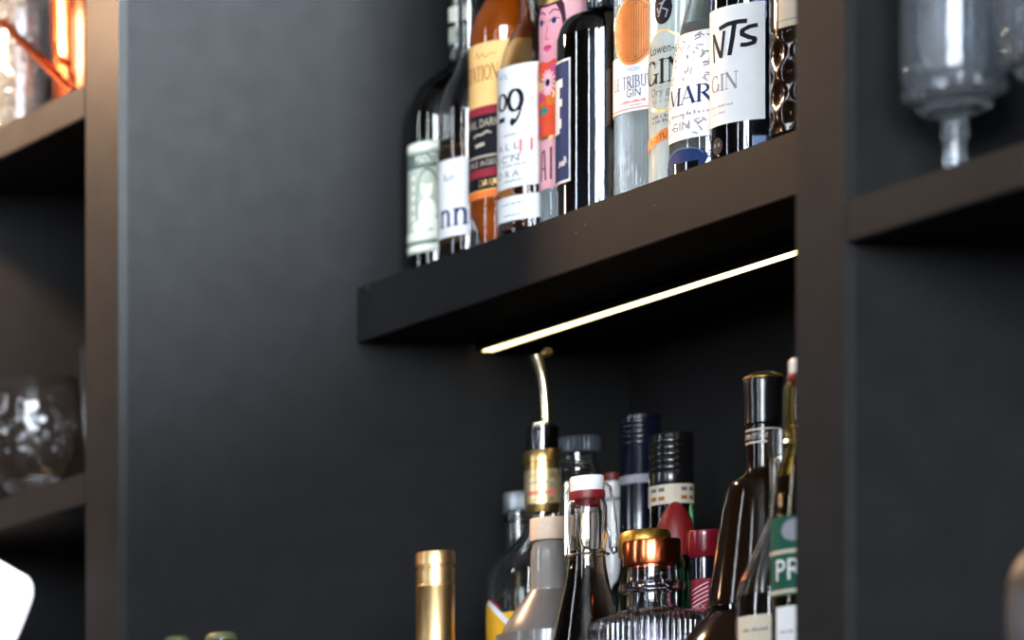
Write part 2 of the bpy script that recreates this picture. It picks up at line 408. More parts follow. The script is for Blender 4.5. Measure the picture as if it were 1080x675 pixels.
# paler strip painting window light on the outer arris of the two middle dividers
for x in (0.,1.186):
    lbox(su,'edge_highlight',x-.0005,x+.0012,FRONT-.0005,FRONT+.010,Z0+COUNTER+.001,TOPZ-.001,edge,.0004)
board('top_panel',SX0,SX1,FRONT,3.165,TOPZ,TOPZ+.04)
main=board('shelf',.0003,1.1237,SHELF_Y,BACK-.0003,Z0+.957,Z0+SHELF,bev=.0012)
main['label']='thick lit bottle shelf'
L=su.location
for (x,z,k) in ((.022,1.0155,1.),(.395,.995,.4),(.41,1.0,.4),(.52,.995,.4)):
    mb=MB(); mb.lathe([(0,-.0002),(.0016,-.0002),(.0016,.0006),(.001,.0011),(0,.0013)],dsteel,12)
    mb.v=[(x-L.x+a*k, SHELF_Y-L.y-c*k, Z0+z-L.z+b*k) for a,b,c in mb.v]; mb.build('pin',main)
# LED profile under the shelf
L=su.location; mb=MB()
for y0,y1,zz in ((2.9640,2.9655,.9456),(2.9815,2.9830,.9456),(2.9640,2.9830,.9530)): mb.box(.006-L.x,1.11-L.x,y0-L.y,y1-L.y,Z0+zz-L.z,Z0+.9572-L.z,blackcap)
led=mb.build('led_profile',su)
ledm=mat('led_diffuser',(.9,.85,.7),.4,emit=(1.,.80,.42),estr=2.4)
L=su.location
mb=MB(); mb.box(.012-L.x,1.108-L.x,2.9656-L.y,2.9814-L.y,Z0+.9445-L.z,Z0+.9529-L.z,ledm,.002); mb.build('diffuser',led)
board('shelf',.0003,1.1237,FRONT,BACK-.0003,Z0+COUNTER+.0005,Z0+BOARD)
board('shelf',-.4687,-.0733,FRONT,BACK-.0003,Z0+1.2335,Z0+EDGE_SHELF_TOP)
board('shelf',-.4687,-.0733,FRONT,BACK-.0003,Z0+.785,Z0+EDGE_LOW_TOP)
board('shelf',1.1863,1.9897,FRONT,BACK-.0003,Z0+.809,Z0+RIGHT_TOP)
for z in (1.30,): board('shelf',1.1863,1.9897,FRONT,BACK-.0003,Z0+z,Z0+z+.037)

# ================================================================== bottles on the lit shelf
def uz(D,py): return (VY-py)*D/F-SHELF

# ---- 1  squat olive rum flask with a banknote style label
D=4.813; b=Bottle('rum_bottle','dark olive flask shaped rum bottle with a banknote style label, against the left panel','bottle',487.6,D,SHELF,.058,sx=.6,group=UP)
R=.058; z=lambda y:uz(D,y)
out=smooth([(0,0),(.050,0),(.0565,.004),(R,.012),(R,z(160)),(R*.995,z(122)),(R*.86,z(97)),(R*.58,z(81)),(R*.30,z(70)),(R*.245,z(60)),(R*.24,z(20)),(R*.235,z(-60))],5)
b.prof=out; b.turn('body',solid(out),c_olive)
lb=MB(); a0,a1=b.az(430.2),b.az(520); am=b.az(449)
zb,zt=b.h(266,am),b.h(149,am)
b.sheet(lb,a0-.2,a1,zb,zt,note,n=24)
hgt=zt-zb
def band(m,f0,f1,off=.0009): b.sheet(lb,a0-.2,a1,zb+hgt*f0,zb+hgt*f1,m,off=off,t=.0002,n=24)
band(notel,.93,.985); band(noted,.76,.90); band(notel,.02,.07); band(noted,.075,.10); band(notel,.12,.19)
b.text(lb,'MANTUANO',am+.25,zb+hgt*.795,.011,notel,width=.048,off=.0013)
b.ellipse(lb,am+.05,zb+hgt*.47,.014,.036,noted,off=.0010,n=20)
b.ellipse(lb,am+.05,zb+hgt*.47,.0125,.033,note,off=.0012,n=20)
b.ellipse(lb,am+.05,zb+hgt*.59,.0065,.0135,notel,off=.0015)        # head
b.ellipse(lb,am+.05,zb+hgt*.34,.0105,.018,notel,off=.0015)         # shoulders
b.ellipse(lb,am+.05,zb+hgt*.655,.0068,.007,note,off=.0017)
b.ellipse(lb,am-.18,zb+hgt*.24,.009,.006,notel,off=.0015); b.ellipse(lb,am+.28,zb+hgt*.24,.009,.006,notel,off=.0015)
for k in range(5):
    b.ellipse(lb,am-.35,zb+hgt*(.32+.09*k),.003,.0035,notel,off=.0012,n=8)
b.part(lb,'label')
nl=MB(); rn=R*.243
for y0,y1,m in ((24,9,notel),(47,30,note)):
    b.sheet(nl,-3,1.2,z(y0),z(y1),m,rf=lambda q:rn,n=20)
b.text(nl,'RON',b.az(488,rn),z(42),.007,noted,width=.012,rf=lambda q:rn)
b.part(nl,'neck_label'); b.turn('cap',[(0,z(-60)),(.016,z(-60)),(.016,z(-90)),(0,z(-90))],blackcap)

# ---- 2  clear rum bottle, amber rum, white label
D=4.85-.1063; b=Bottle('rum_bottle','slim clear bottle of amber rum with a plain white label ending in nn','bottle',494.7,D,SHELF,.0293,group=UP)
R=.0293; z=lambda y:uz(D,y)
out=smooth([(0,0),(.025,0),(.0285,.003),(R,.008),(R,z(140)),(R*.97,z(112)),(R*.80,z(92)),(R*.52,z(76)),(R*.38,z(62)),(R*.36,z(40)),(R*.36,z(-40))],5)
b.prof=out; b.turn('body',shell(out,.0025,.012),c_clear)
b.turn('liquid',[(0,.0165),(R*.6,.0140),(R-.0024,.0118),(R-.0024,z(148)),(0,z(148))],c_amber2)
lb=MB(); am=b.az(480); zb,zt=b.h(249,am),b.h(167,am)
b.sheet(lb,b.az(462)-.9,b.az(500),zb,zt,white,n=24)
b.text(lb,'Rum',b.az(474),b.h(190,am),.0075,grey,width=.013)
b.text(lb,'nn',b.az(495)-.0,b.h(238,am),.026,navy,width=.034,font='serif',align='r')
b.part(lb,'label'); b.turn('cap',[(0,z(-40)),(R*.45,z(-40)),(R*.45,z(-75)),(0,z(-75))],blackcap)

# ---- 3  amber rum with orange and black label
D=4.85-.1692; b=Bottle('rum_bottle','orange glowing rum bottle with a yellow label banded black and maroon','bottle',531,D,SHELF,.032,group=UP)
R=.032; z=lambda y:uz(D,y)
out=smooth([(0,0),(.028,0),(.0312,.003),(R,.009),(R,z(50)),(R*.98,z(34)),(R*.84,z(17)),(R*.62,z(4)),(R*.42,z(-10)),(R*.36,z(-25)),(R*.36,z(-60))],5)
b.prof=out; b.turn('body',shell(out,.0026,.012),c_clear)
b.turn('liquid',[(0,.0165),(R*.6,.0140)]+[(max(r-.0025,.001),q) for r,q in out if q>.0115 and q<z(-5)]+[(0,z(-5))],c_amber)
lb=MB(); am=b.az(512); A0,A1=b.az(496)-.9,b.az(560); H=lambda y:b.h(y,am)
b.sheet(lb,A0,A1,H(209),H(45),yel,n=26)
def bd(m,y0,y1,off=.0008): b.sheet(lb,A0,A1,H(y1),H(y0),m,off=off,t=.0002,n=26)
bd(maroon,112,121); bd(black,121,178); bd(maroon,178,187); bd(black,187,200); bd(orange,201,209)
b.text(lb,'PLANTATION',b.az(526),H(85),.0165,brown,width=.062,font='serif',align='r',off=.0012)
b.stroke(lb,[(-.012,0),(-.008,.006),(-.006,-.001),(-.002,.004),(.001,-.001),(.006,.002),(.012,.002)],b.az(511),H(60),.0008,brown)
b.text(lb,'ORIGINAL DARK',b.az(527),H(134),.0088,cream,width=.058,align='r',off=.0012)
b.stroke(lb,[(-.014,0),(-.01,.002),(-.004,.001),(.002,.004),(.006,.002)],b.az(512),H(143),.0022,cream)
b.stroke(lb,[(-.008,0),(.002,.001)],b.az(509),H(153),.004,cream)
bd(cream,164,166,.0011)
b.text(lb,'DOUBLE AGED',b.az(527),H(175),.006,cream,width=.05,align='r',off=.0012)
b.text(lb,'DARK',b.az(526),H(197),.0075,gold,width=.020,align='r',off=.0012)
b.part(lb,'label'); b.turn('cap',[(0,z(-60)),(R*.42,z(-60)),(R*.42,z(-95)),(0,z(-95))],blackcap)

# ---- 4  number nine
D=4.85-.2341; b=Bottle('gin_bottle','round shouldered clear bottle with a tall white label reading 9','bottle',561.6,D,SHELF,.032,group=UP)
R=.032; z=lambda y:uz(D,y)
out=smooth([(0,0),(.028,0),(.0312,.003),(R,.009),(R,z(88)),(R*.97,z(72)),(R*.84,z(52)),(R*.66,z(38)),(R*.45,z(26)),(R*.37,z(15)),(R*.36,z(-40))],5)
b.prof=out; b.turn('body',shell(out,.0026,.014),c_pale)
lb=MB(); am=b.az(546); A0,A1=b.az(525)-.9,b.az(592); H=lambda y:b.h(y,am)
b.sheet(lb,A0,A1,H(197),H(68),white,n=26); b.sheet(lb,A0,A1,H(232),H(206),white,n=26)
for x0,x1,m in ((527,541,brown),(552,556,white),(559,563,black)):
    b.sheet(lb,b.az(x0),b.az(x1),H(205.5),H(197.5),m,off=.0003,n=4)
b.text(lb,'9',b.az(543.5),H(131),.0385,black,width=.0185,font='serif')
b.text(lb,'o',b.az(530.5),H(114),.026,black,width=.015,font='serif')
b.sheet(lb,b.az(527.3),b.az(533),H(126),H(121),black,off=.0008,t=.0002,n=4)
b.text(lb,'VOL',b.az(531),H(81),.006,lgrey,width=.014)
for y,tx in ((157,'A L L'),(170,'I C N'),(186,'O R A')): b.text(lb,tx,b.az(535),H(y),.0072,grey,width=.027)
b.text(lb,'11',b.az(555),H(161),.0135,red,width=.012,font='sans')
for k,(y,w) in enumerate(((142,.02),(164,.02),(174.5,.03),(191,.02),(215,.028),(227,.02))):
    b.scribble(lb,b.az(540),H(y),w,.0022,lgrey,k)
b.part(lb,'label'); b.turn('cap',[(0,z(-40)),(R*.42,z(-40)),(R*.42,z(-80)),(0,z(-80))],blackcap)

# ---- 5  pink bottle with a painted face
D=4.85-.2907; b=Bottle('gin_bottle','narrow bottle wrapped in pink paper with a painted face and flowers','bottle',595.7,D,SHELF,.023,group=UP)
R=.023; z=lambda y:uz(D,y)
out=smooth([(0,0),(.019,0),(.0225,.003),(R,.008),(R,z(-20)),(R*.9,z(-45)),(R*.5,z(-62)),(R*.45,z(-90))],4)
b.prof=out; b.turn('body',solid(out),c_gin)
lb=MB(); am=b.az(578); A0,A1=b.az(569.5)-.9,b.az(619); H=lambda y:b.h(y,am)
b.sheet(lb,A0,A1,H(199),H(-10),pink,n=26)
def bp(m,y0,y1,off=.0008): b.sheet(lb,A0,A1,H(y1),H(y0),m,off=off,t=.0002,n=26)
bp(gold,-10,4); bp(scarlet,64,144); bp(gold,144,147.5)
ac=b.az(578.5)
b.ellipse(lb,ac,H(26),.0175,.040,hair,off=.0011,n=20)
b.ellipse(lb,ac,H(34),.0145,.033,skin,off=.0014,n=20)
b.ellipse(lb,ac,H(3),.0125,.005,hair,off=.0016); b.ellipse(lb,ac,H(-3),.016,.0085,gold,off=.0020)
for sgn in (-1,1):
    b.stroke(lb,[(sgn*.0022,-.001),(sgn*.006,.003),(sgn*.0115,.001)],ac,H(15),.0014,hair,off=.0018)
    b.ellipse(lb,ac+sgn*.0072/R,H(24),.0042,.0035,lpink,off=.0018); b.ellipse(lb,ac+sgn*.0068/R,H(24),.0023,.0031,navy,off=.0021)
    b.stroke(lb,[(sgn*.0025,.0),(sgn*.007,.0035),(sgn*.0115,.001)],ac,H(24),.0009,hair,off=.0023)
b.stroke(lb,[(.0005,.014),(-.0012,.004),(-.002,.001),(.0,-.0008),(.002,.001)],ac,H(42),.0009,lip,off=.0018)
b.ellipse(lb,ac,H(51),.0045,.0028,lip,off=.0018); b.ellipse(lb,ac,H(53),.003,.0022,dpink,off=.0020)
rnd=random.Random(4)
for k in range(26):
    b.ellipse(lb,am+rnd.uniform(-1.,.9),H(rnd.uniform(70,140)),rnd.uniform(.003,.006),rnd.uniform(.003,.007),rnd.choice([orange,scarlet,dpink,teal,yel]),off=.0010+k*.00002,n=10)
fc,fz=b.az(579),H(88)
for k in range(14):
    t=2*pi*k/14; b.stroke(lb,[(.0022*cos(t),.0035*sin(t)),(.0075*cos(t),.0135*sin(t))],fc,fz,.0022,lpink,off=.0018)
b.ellipse(lb,fc,fz,.0024,.004,hair,off=.0021)
b.ellipse(lb,b.az(575),H(117),.005,.004,teal,off=.0019)
b.stroke(lb,[(-.0075,0),(-.0055,.030),(-.0022,.032),(-.0008,0)],b.az(577),H(190),.0016,black,off=.0012)
b.stroke(lb,[(-.0068,.0125),(-.0014,.0125)],b.az(577),H(190),.0014,black,off=.0013)
b.stroke(lb,[(.0052,0),(.0052,.034)],b.az(577),H(190),.0018,black,off=.0012)
b.part(lb,'label'); b.turn('cap',[(0,z(-90)),(R*.55,z(-90)),(R*.55,z(-120)),(0,z(-120))],gold)

# ---- 6  black gin bottle, navy label with a white letter
D=4.85-.3542; b=Bottle('gin_bottle','wide glossy black bottle with a navy label edged in white','bottle',632.9,D,SHELF,.039,group=UP)
R=.039; z=lambda y:uz(D,y)
out=smooth([(0,0),(.034,0),(.038,.003),(R,.010),(R,z(52)),(R*.985,z(38)),(R*.90,z(25)),(R*.74,z(16.5)),(R*.5,z(13)),(R*.36,z(10)),(R*.33,z(4)),(R*.33,z(-60))],5)
b.prof=out; b.turn('body',solid(out),c_black)
lb=MB(); a1=b.az(601.8); a0=a1-1.35; am=b.az(595); H=lambda y:b.h(y,am)
b.sheet(lb,a0,a1,H(193),H(63),white,n=20); b.sheet(lb,a0,a1-.035,H(190.5),H(65.5),navy,off=.0008,t=.0002,n=20)
af=b.az(594.2)
def rect(x0,x1,y0,y1,m=white): b.sheet(lb,b.az(x0)-.0,b.az(x1),H(y1),H(y0),m,off=.0012,t=.0002,n=4)
rect(587.2,594.3,83,92); rect(587.2,591.5,92,140); rect(587.2,594,104,112); rect(587.2,593.2,125,135)
b.stroke(lb,[(-.006,.0),(-.004,.006),(-.001,.001),(.001,.006),(.003,.001),(.0035,.010),(.006,.003)],b.az(594),H(176),.0022,white)
b.text(lb,'2022',b.az(597.5),H(186),.007,lgrey,width=.013,align='r')
b.part(lb,'label'); b.turn('stopper',[(0,z(-60)),(R*.45,z(-60)),(R*.45,z(-100)),(0,z(-100))],bluecap)

# ---- 7  ribbed pale blue gin
D=4.85-.4235; b=Bottle('gin_bottle','tall ribbed pale blue gin bottle with a copper oval medallion','bottle',682.6,D,SHELF,.029,group=UP)
R=.029; z=lambda y:uz(D,y)
out=[(0,0),(.025,0),(.0282,.0025),(R,.008)]+[(R,.008+(z(-40)-.008)*k/8) for k in range(1,9)]+[(R*.9,z(-60)),(R*.5,z(-75)),(R*.45,z(-95))]
b.prof=[(R,0),(R,z(-95))]
rib=lambda a,zz,r:1+.08*(abs(cos(24*a))-1)*(1 if .006<zz<z(-45) else 0)
b.turn('body',solid(out),c_gin,seg=288,mod=rib)
lb=MB(); am=b.az(666); H=lambda y:b.h(y,am)
b.sheet(lb,b.az(648)-.5,b.az(712),H(118),H(58),white,off=.0005,n=24)
b.sheet(lb,b.az(648)-.5,b.az(712),H(115.5),H(114.5),red,off=.0012,t=.0002,n=24)
ac=b.az(667.5); zc=b.h(33,ac)
b.ellipse(lb,ac,zc,.0215,.0355,copperink,off=.0013,n=28); b.ellipse(lb,ac,zc,.0190,.0320,copperd,off=.0016,n=28); b.ellipse(lb,ac,zc,.0183,.0312,copperink,off=.0019,n=28)
for k in range(-8,9):
    u=k*.002; v=.0305*sqrt(1-(u/.0186)**2)
    b.stroke(lb,[(u,-v),(u,v)],ac,zc,.0005,copperd,off=.0023)
for k in range(14):
    t=2*pi*k/14; b.ellipse(lb,ac+.0165*cos(t)/R,zc+.0285*sin(t),.0008,.0010,copperd,off=.0026,n=6)
b.text(lb,'FRESH',ac,H(76),.0048,blue,width=.012)
b.text(lb,'LE TRIBUTE',b.az(650),H(93.5),.0125,navy,width=.044,font='serif',off=.0013,align='l')
b.text(lb,'GIN',ac+.03,H(103),.0085,navy,width=.013,off=.0013)
b.scribble(lb,ac,H(109),.024,.0026,red,3,off=.0013); b.scribble(lb,ac+.1,H(112.5),.010,.0016,grey,5,off=.0013)
b.part(lb,'label'); b.turn('cap',[(0,z(-95)),(R*.5,z(-95)),(R*.5,z(-125)),(0,z(-125))],copper)

# ---- 8  clear gin with printed lion emblem
D=4.85-.4801; b=Bottle('gin_bottle','clear gin bottle printed with a black emblem, black GIN and a gold ribbon','bottle',716,D,SHELF,.026,group=UP)
R=.026; z=lambda y:uz(D,y)
out=[(0,0),(.022,0),(.0252,.0025),(R,.008)]+[(R,.008+(z(-40)-.008)*k/6) for k in range(1,7)]+[(R*.9,z(-58)),(R*.5,z(-72)),(R*.45,z(-95))]
b.prof=[(R,0),(R,z(-95))]
b.turn('body',solid(out),c_gin2,seg=144,mod=lambda a,zz,r:1+.012*(cos(18*a)-1)*(1 if .006<zz<z(-42) else 0))
lb=MB(); am=b.az(700); H=lambda y:b.h(y,am)
ac=b.az(699)
# lettering is printed straight on the glass as a thin film
b.ellipse(lb,ac,b.h(9,ac),.0092,.0165,black,off=.0006,n=20)
for pts,w in (([(-.004,-.008),(-.001,.002),(.002,.008)],.0016),([(-.003,.005),(.001,.006),(.005,.010)],.0014),([(.0,.0),(.005,-.003),(.003,-.010)],.0014),([(-.005,.001),(-.004,-.004)],.0013)):
    b.stroke(lb,pts,ac,b.h(9,ac),w,lgrey,off=.0009)
b.stroke(lb,[(-.016,-.008),(-.012,-.002),(-.004,.001),(.004,.0),(.010,-.005),(.018,-.009),(.024,-.006)],b.az(700),H(33),.0016,gold,off=.0006)
b.text(lb,'L\u00f6wen-',b.az(697),H(56),.0095,black,width=.0255,off=.0007)
b.text(lb,'GIN',b.az(699),H(87.5),.0245,black,width=.046,font='serif',off=.0007)
for k,y in enumerate((66,92)): b.scribble(lb,b.az(704),H(y),.034,.0016,lgrey,20+k,off=.0006)
b.text(lb,'Dry gin',b.az(699),H(100),.0078,grey,width=.026,off=.0007)
b.scribble(lb,b.az(699),H(108),.022,.0042,lgrey,11,off=.0007)
b.stroke(lb,[(-.012,.003),(-.006,.0),(0,-.0015),(.006,.0),(.012,.003)],b.az(699),H(116),.0026,gold,off=.0006)
for k,y in enumerate((124,129)): b.scribble(lb,b.az(700),H(y),.026,.0032,grey,30+k,off=.0007)
b.sheet(lb,b.az(685.2)-.25,b.az(722),H(150),H(138),copperink,off=.0004,t=.0002,n=18,slant=.016)
b.text(lb,'LOTUS',b.az(697),H(147.5),.0062,copperd,width=.022,off=.0012,slant=.30)
b.part(lb,'label'); b.turn('cap',[(0,z(-95)),(R*.5,z(-95)),(R*.5,z(-125)),(0,z(-125))],blackcap)

# ---- 9  tapering gin with a leaf pattern label
D=4.85-.5420; b=Bottle('gin_bottle','tapering bottle with a white leaf patterned label and a dark blue foot','bottle',749,D,SHELF,.035,group=UP)
R=.035; z=lambda y:uz(D,y)
out=smooth([(0,0),(.030,0),(.0342,.003),(R,.010),(R,z(140)),(R*.985,z(110)),(R*.90,z(70)),(R*.76,z(36)),(R*.60,z(8)),(R*.46,z(-20)),(R*.40,z(-60))],5)
b.prof=out
b.turn('body',shell(out,.0028,.020),c_clear); b.turn('liquid',[(0,.024)]+[(max(r-.0027,.001),q) for r,q in out if z(172)<q<z(20)]+[(0,z(20))],c_gin)
lb=MB(); am=b.az(729); H=lambda y:b.h(y,am)
zb,zt=H(146),H(32); A0,A1=b.az(706)-.8,b.az(790)
b.sheet(lb,A0,A1,zb,zt,white,nz=10,n=26)
rnd=random.Random(9)
for k in range(150):
    a=A0+.5+rnd.random()*(A1-A0-.5); y=rnd.uniform(34,86) if k<120 else rnd.uniform(122,142)
    if 118<y<122: continue
    t=rnd.uniform(0,pi); l=rnd.uniform(.0015,.0035)
    b.stroke(lb,[(-l*cos(t),-l*sin(t)),(0,.0004),(l*cos(t),l*sin(t))],a,H(y),rnd.uniform(.0008,.0018),rnd.choice([lgrey,lgrey,grey,white]),off=.0008)
b.text(lb,'MAR',b.az(723.5),H(109),.0175,navy,width=.047,font='serif',off=.0010)
b.scribble(lb,b.az(727),H(121),.044,.0034,lgrey,41,off=.0010)
b.text(lb,'GIN',b.az(718),H(136),.0085,lgrey,width=.020,off=.0010)
b.part(lb,'label')
b.turn('foot',[(0,.0002),(R*.9,.0002),(R+.0016,.003),(R+.0018,.010),(R+.0016,z(184)),(R+.0004,z(180)),(R*.85,z(180)),(R*.85,.006),(0,.006)],c_navyg,label='deep blue foot')
lb=MB(); b.ellipse(lb,b.az(722),b.h(170,b.az(722)),.022,min(.0150,b.h(170,b.az(722))-.001),navy,off=.0022,n=20); b.stroke(lb,arc(0,0,.019,.0125,20,160,16),b.az(722),b.h(170,b.az(722)),.0007,blue,off=.0026)  # navy ellipse with a thin blue arc, low on the body
b.part(lb,'patch','navy round seal'); b.turn('cap',[(0,z(-60)),(R*.5,z(-60)),(R*.5,z(-100)),(0,z(-100))],blackcap)

# ---- 10  deep blue bottle, white label with brush lettering
D=4.85-.6091; b=Bottle('gin_bottle','dark blue bottle with a large white label and black brush lettering','bottle',788.6,D,SHELF,.031,group=UP)
R=.031; z=lambda y:uz(D,y)
out=smooth([(0,0),(.027,0),(.0302,.003),(R,.009),(R,z(-15)),(R*.9,z(-40)),(R*.45,z(-62)),(R*.42,z(-95))],5)
b.prof=out; b.turn('body',solid(out),c_navyg)
lb=MB(); am=b.az(776); H=lambda y:b.h(y,am)
b.sheet(lb,b.az(750)-.7,b.az(806.5),H(129),H(5),white,n=26)
def brush(pts,w):   # points as picture positions on the label
    xs=[p[0] for p in pts]; a=b.az(sum(xs)/len(xs)); zc=H(sum(p[1] for p in pts)/len(pts))
    q=[((b.az(x)-a)*R,H(y)-zc) for x,y in pts]; b.stroke(lb,q,a,zc,w,black)
brush([(753.5,31),(753.8,45),(754.5,61)],.0022); brush([(754,32),(757,44),(761,57)],.0036); brush([(761.5,58),(763,45),(764.5,31)],.003)
brush([(760,27),(768,24.5),(778,24),(787,24.5)],.0046); brush([(775,25),(773,40),(770,57)],.0042)
brush([(798,30),(790,31),(783,34),(783,38),(790,42),(796,44),(795,48),(788,49.5),(782,49)],.0042)
b.text(lb,'GIN',b.az(762.5),H(93),.0165,lgrey,width=.030,font='serif')
b.scribble(lb,b.az(760),H(110),.026,.0022,lgrey,61); b.scribble(lb,b.az(758),H(117),.018,.0018,lgrey,62)
b.part(lb,'label')
sk=MB(); a=b.az(757); b.ellipse(sk,a,b.h(155,a),.0068,.0085,black,off=.0007,n=14); b.ellipse(sk,a-.08,b.h(154,a),.0016,.002,grey,off=.0010,n=8); b.ellipse(sk,a+.08,b.h(154,a),.0016,.002,grey,off=.0010,n=8)
b.part(sk,'emblem'); b.turn('cap',[(0,z(-95)),(R*.5,z(-95)),(R*.5,z(-125)),(0,z(-125))],blackcap)

# ---- 11  brown bottle with diamond cut glass
D=4.146; b=Bottle('liqueur_bottle','brown diamond cut bottle with a cream label, half hidden by the right upright','bottle',857,D,SHELF,.0345,group=UP)
R=.035; z=lambda y:uz(D,y)
tri=lambda t:abs((t/pi)%2-1)
out=[(0,0),(.030,0),(.0342,.003),(R,.008)]+[(R,.008+(z(32)-.008)*k/48) for k in range(1,49)]+[(R,z(30)),(R,z(-20)),(R*.9,z(-42)),(R*.45,z(-62)),(R*.42,z(-95))]
b.prof=[(R,0),(R,z(-95))]
pitch=.040
b.turn('body',solid(out),c_brown,seg=120,mod=lambda a,zz,r:1-.10*tri(8*a+2*pi*zz/pitch)*tri(8*a-2*pi*zz/pitch)*(1 if .006<zz<z(33) else 0))
lb=MB(); b.sheet(lb,b.az(822),b.az(900),b.h(28,b.az(832)),b.h(-30,b.az(832)),cream,n=20); b.scribble(lb,b.az(832),b.h(22,b.az(832)),.02,.0025,lgrey,71)
b.part(lb,'label'); b.turn('cap',[(0,z(-95)),(R*.5,z(-95)),(R*.5,z(-125)),(0,z(-125))],blackcap)

# ================================================================== bottles below the shelf
def lo(name,label,xc,D,R,cat='bottle'):
    b=Bottle(name,label,cat,xc,D,BOARD,R,group=LOW); b.z=lambda y:(VY-y)*D/F-BOARD; b.q=lambda px:b.r_of(px); return b
def caps(*ps): return [(0,ps[0][1])]+list(ps)+[(0,ps[-1][1])]

# ---- gold capsule wine bottle
b=lo('wine_bottle','bottle with a matt gold capsule standing alone left of the crowd',459,4.60,.035); z=b.z; q=b.q
r=q(20.5)
out=smooth([(0,0),(.031,0),(.035,.005),(.035,.055),(.031,.078),(r*.98,.100),(r*.9,z(690)),(r*.88,z(586))],5)
b.prof=out; b.turn('body',solid(out),c_green)
b.turn('capsule',caps((r*1.0,z(690)),(r*.995,z(622)),(r*1.02,z(621)),(r*1.02,z(618.5)),(r*.97,z(617.5)),(r*.99,z(604)),(r*1.0,z(601)),(r*.9,z(600)),(r*.9,z(597.5)),(r*1.03,z(597)),(r*1.03,z(586)),(r*.98,z(583))),goldcap)
# ---- clear bottle with a grey screw cap
b=lo('liquor_bottle','clear bottle with a grey ridged screw cap behind the pourer bottle',547,4.76,.028); z=b.z; q=b.q
r=q(15)
out=smooth([(0,0),(.024,0),(.028,.004),(.028,z(640)),(.024,z(615)),(r,z(590)),(r*.95,z(560)),(r*.95,z(530))],5)
b.turn('body',shell(out,.0025,.01),c_clear)
b.turn('cap',caps((r*1.12,z(541)),(r*1.14,z(540)),(r*1.14,z(523)),(r*1.08,z(520))),dsteel,seg=96,mod=lambda a,zz,rr:1+.02*cos(32*a))
b.turn('collar',[(r*.97,z(550)),(r*1.12,z(550)),(r*1.12,z(545)),(r*.97,z(545))],blackcap)
# ---- bottle with the steel pourer
b=lo('liquor_bottle','clear broad shouldered bottle with a curved steel pourer and gold neck foil',572,4.62,.047); z=b.z; q=b.q
R=q(59); rn=q(17.5)
out=smooth([(0,0),(R*.9,0),(R*.98,.004),(R,.012),(R,z(615)),(R*.97,z(603)),(R*.85,z(590)),(R*.62,z(578)),(R*.42,z(566)),(rn*1.05,z(552)),(rn,z(540)),(rn,z(452))],6)
b.prof=out; b.turn('body',shell(out,.003,.012),c_clear)
nf=MB(); nf.lathe([(rn+.0003,z(542)),(rn+.0009,z(541)),(rn+.0009,z(489)),(rn+.0022,z(488)),(rn+.0022,z(478)),(rn+.0006,z(476)),(rn+.0003,z(476)),(rn+.0003,z(542))],gold)
rf=lambda zz:rn+.0009
b.sheet(nf,b.az(555,rn)-.4,b.az(592,rn),z(533),z(497),palegold,rf=rf,off=.0002,n=20)
b.scribble(nf,b.az(570,rn),0,.02,.003,red,81) if False else None
for k,(y,m,h_) in enumerate(((524,red,.0042),(512,lgrey,.002),(505,gold,.003),(530,gold,.002))):
    u=MB(); rnd=random.Random(k); x=-.012
    while x<.012:
        w=rnd.uniform(.001,.0022); b.place2d(nf,[(x,0),(x+w,0),(x+w,h_),(x,h_)],[(0,1,2,3)],b.az(571,rn),z(y),m,off=.0009,rf=rf); x+=w+.0007
b.part(nf,'neck_foil','gold neck foil')
po=MB(); po.lathe([(0,z(476)),(rn*.86,z(476)),(rn*.88,z(466)),(rn*.78,z(465)),(rn*.9,z(463)),(rn*.9,z(458)),(rn*.8,z(457)),(rn*.92,z(455)),(rn*.9,z(450)),(rn*.55,z(449)),(rn*.3,z(448)),(0,z(448))],blackcap)
po.lathe([(0,z(450.5)),(rn*.80,z(450.5)),(rn*.78,z(447)),(rn*.35,z(445)),(0,z(445))],brassy)
s_=b.s
def W(px,py,dx=0.): return (dx,(px-b.xc)/s_-b.k*dx,z(py))
tp=[W(576,447),W(575.5,430),W(574.5,415),W(572.5,400),W(569,386),W(566,378),W(565,374)]
po.tube(tp,[.0056,.0055,.0055,.0056,.0058,.0060,.0060],brassy,14)
po.tube([W(566.5,377),W(571,374.5),W(575,373.5)],[.0024,.0024,.0024],brassy,10)
po.tube([W(575.5,373.5,-.004),W(577,372,0),W(578.5,371,.004)],[.0040,.0058,.0040],gold,12)
b.part(po,'pourer','curved steel pourer')
lb=MB(); aa=b.az(520)
b.sheet(lb,b.az(513.5)-.5,b.az(560),.03,z(648),orangeglow,n=20,nz=4)
def diag(x0,y0,x1,y1,w,m,off=.0006):
    a=b.az((x0+x1)/2); zc=b.h((y0+y1)/2,a); n=8
    pts=[((b.az(x0+(x1-x0)*i/n)-a)*R,b.h(y0+(y1-y0)*i/n,b.az(x0+(x1-x0)*i/n))-zc) for i in range(n+1)]; b.stroke(lb,pts,a,zc,w,m,off=off)
lb2=[(518,640),(524,632)]
vs=[];fs=[]
for i in range(13):      # sloping upper edge of the label
    x=514+i*2.2; a=b.az(x); vs.append(b.pt(a,z(660),.0007)); vs.append(b.pt(a,b.h(636+abs(x-520)*1.15,a),.0007))
for i in range(12): fs.append((2*i,2*i+2,2*i+3,2*i+1))
lb.add(vs,fs,orangeglow)
diag(521,636,541,659,.006,white,.0012); diag(523,633,531,641,.003,maroon,.0014)
b.part(lb,'label')
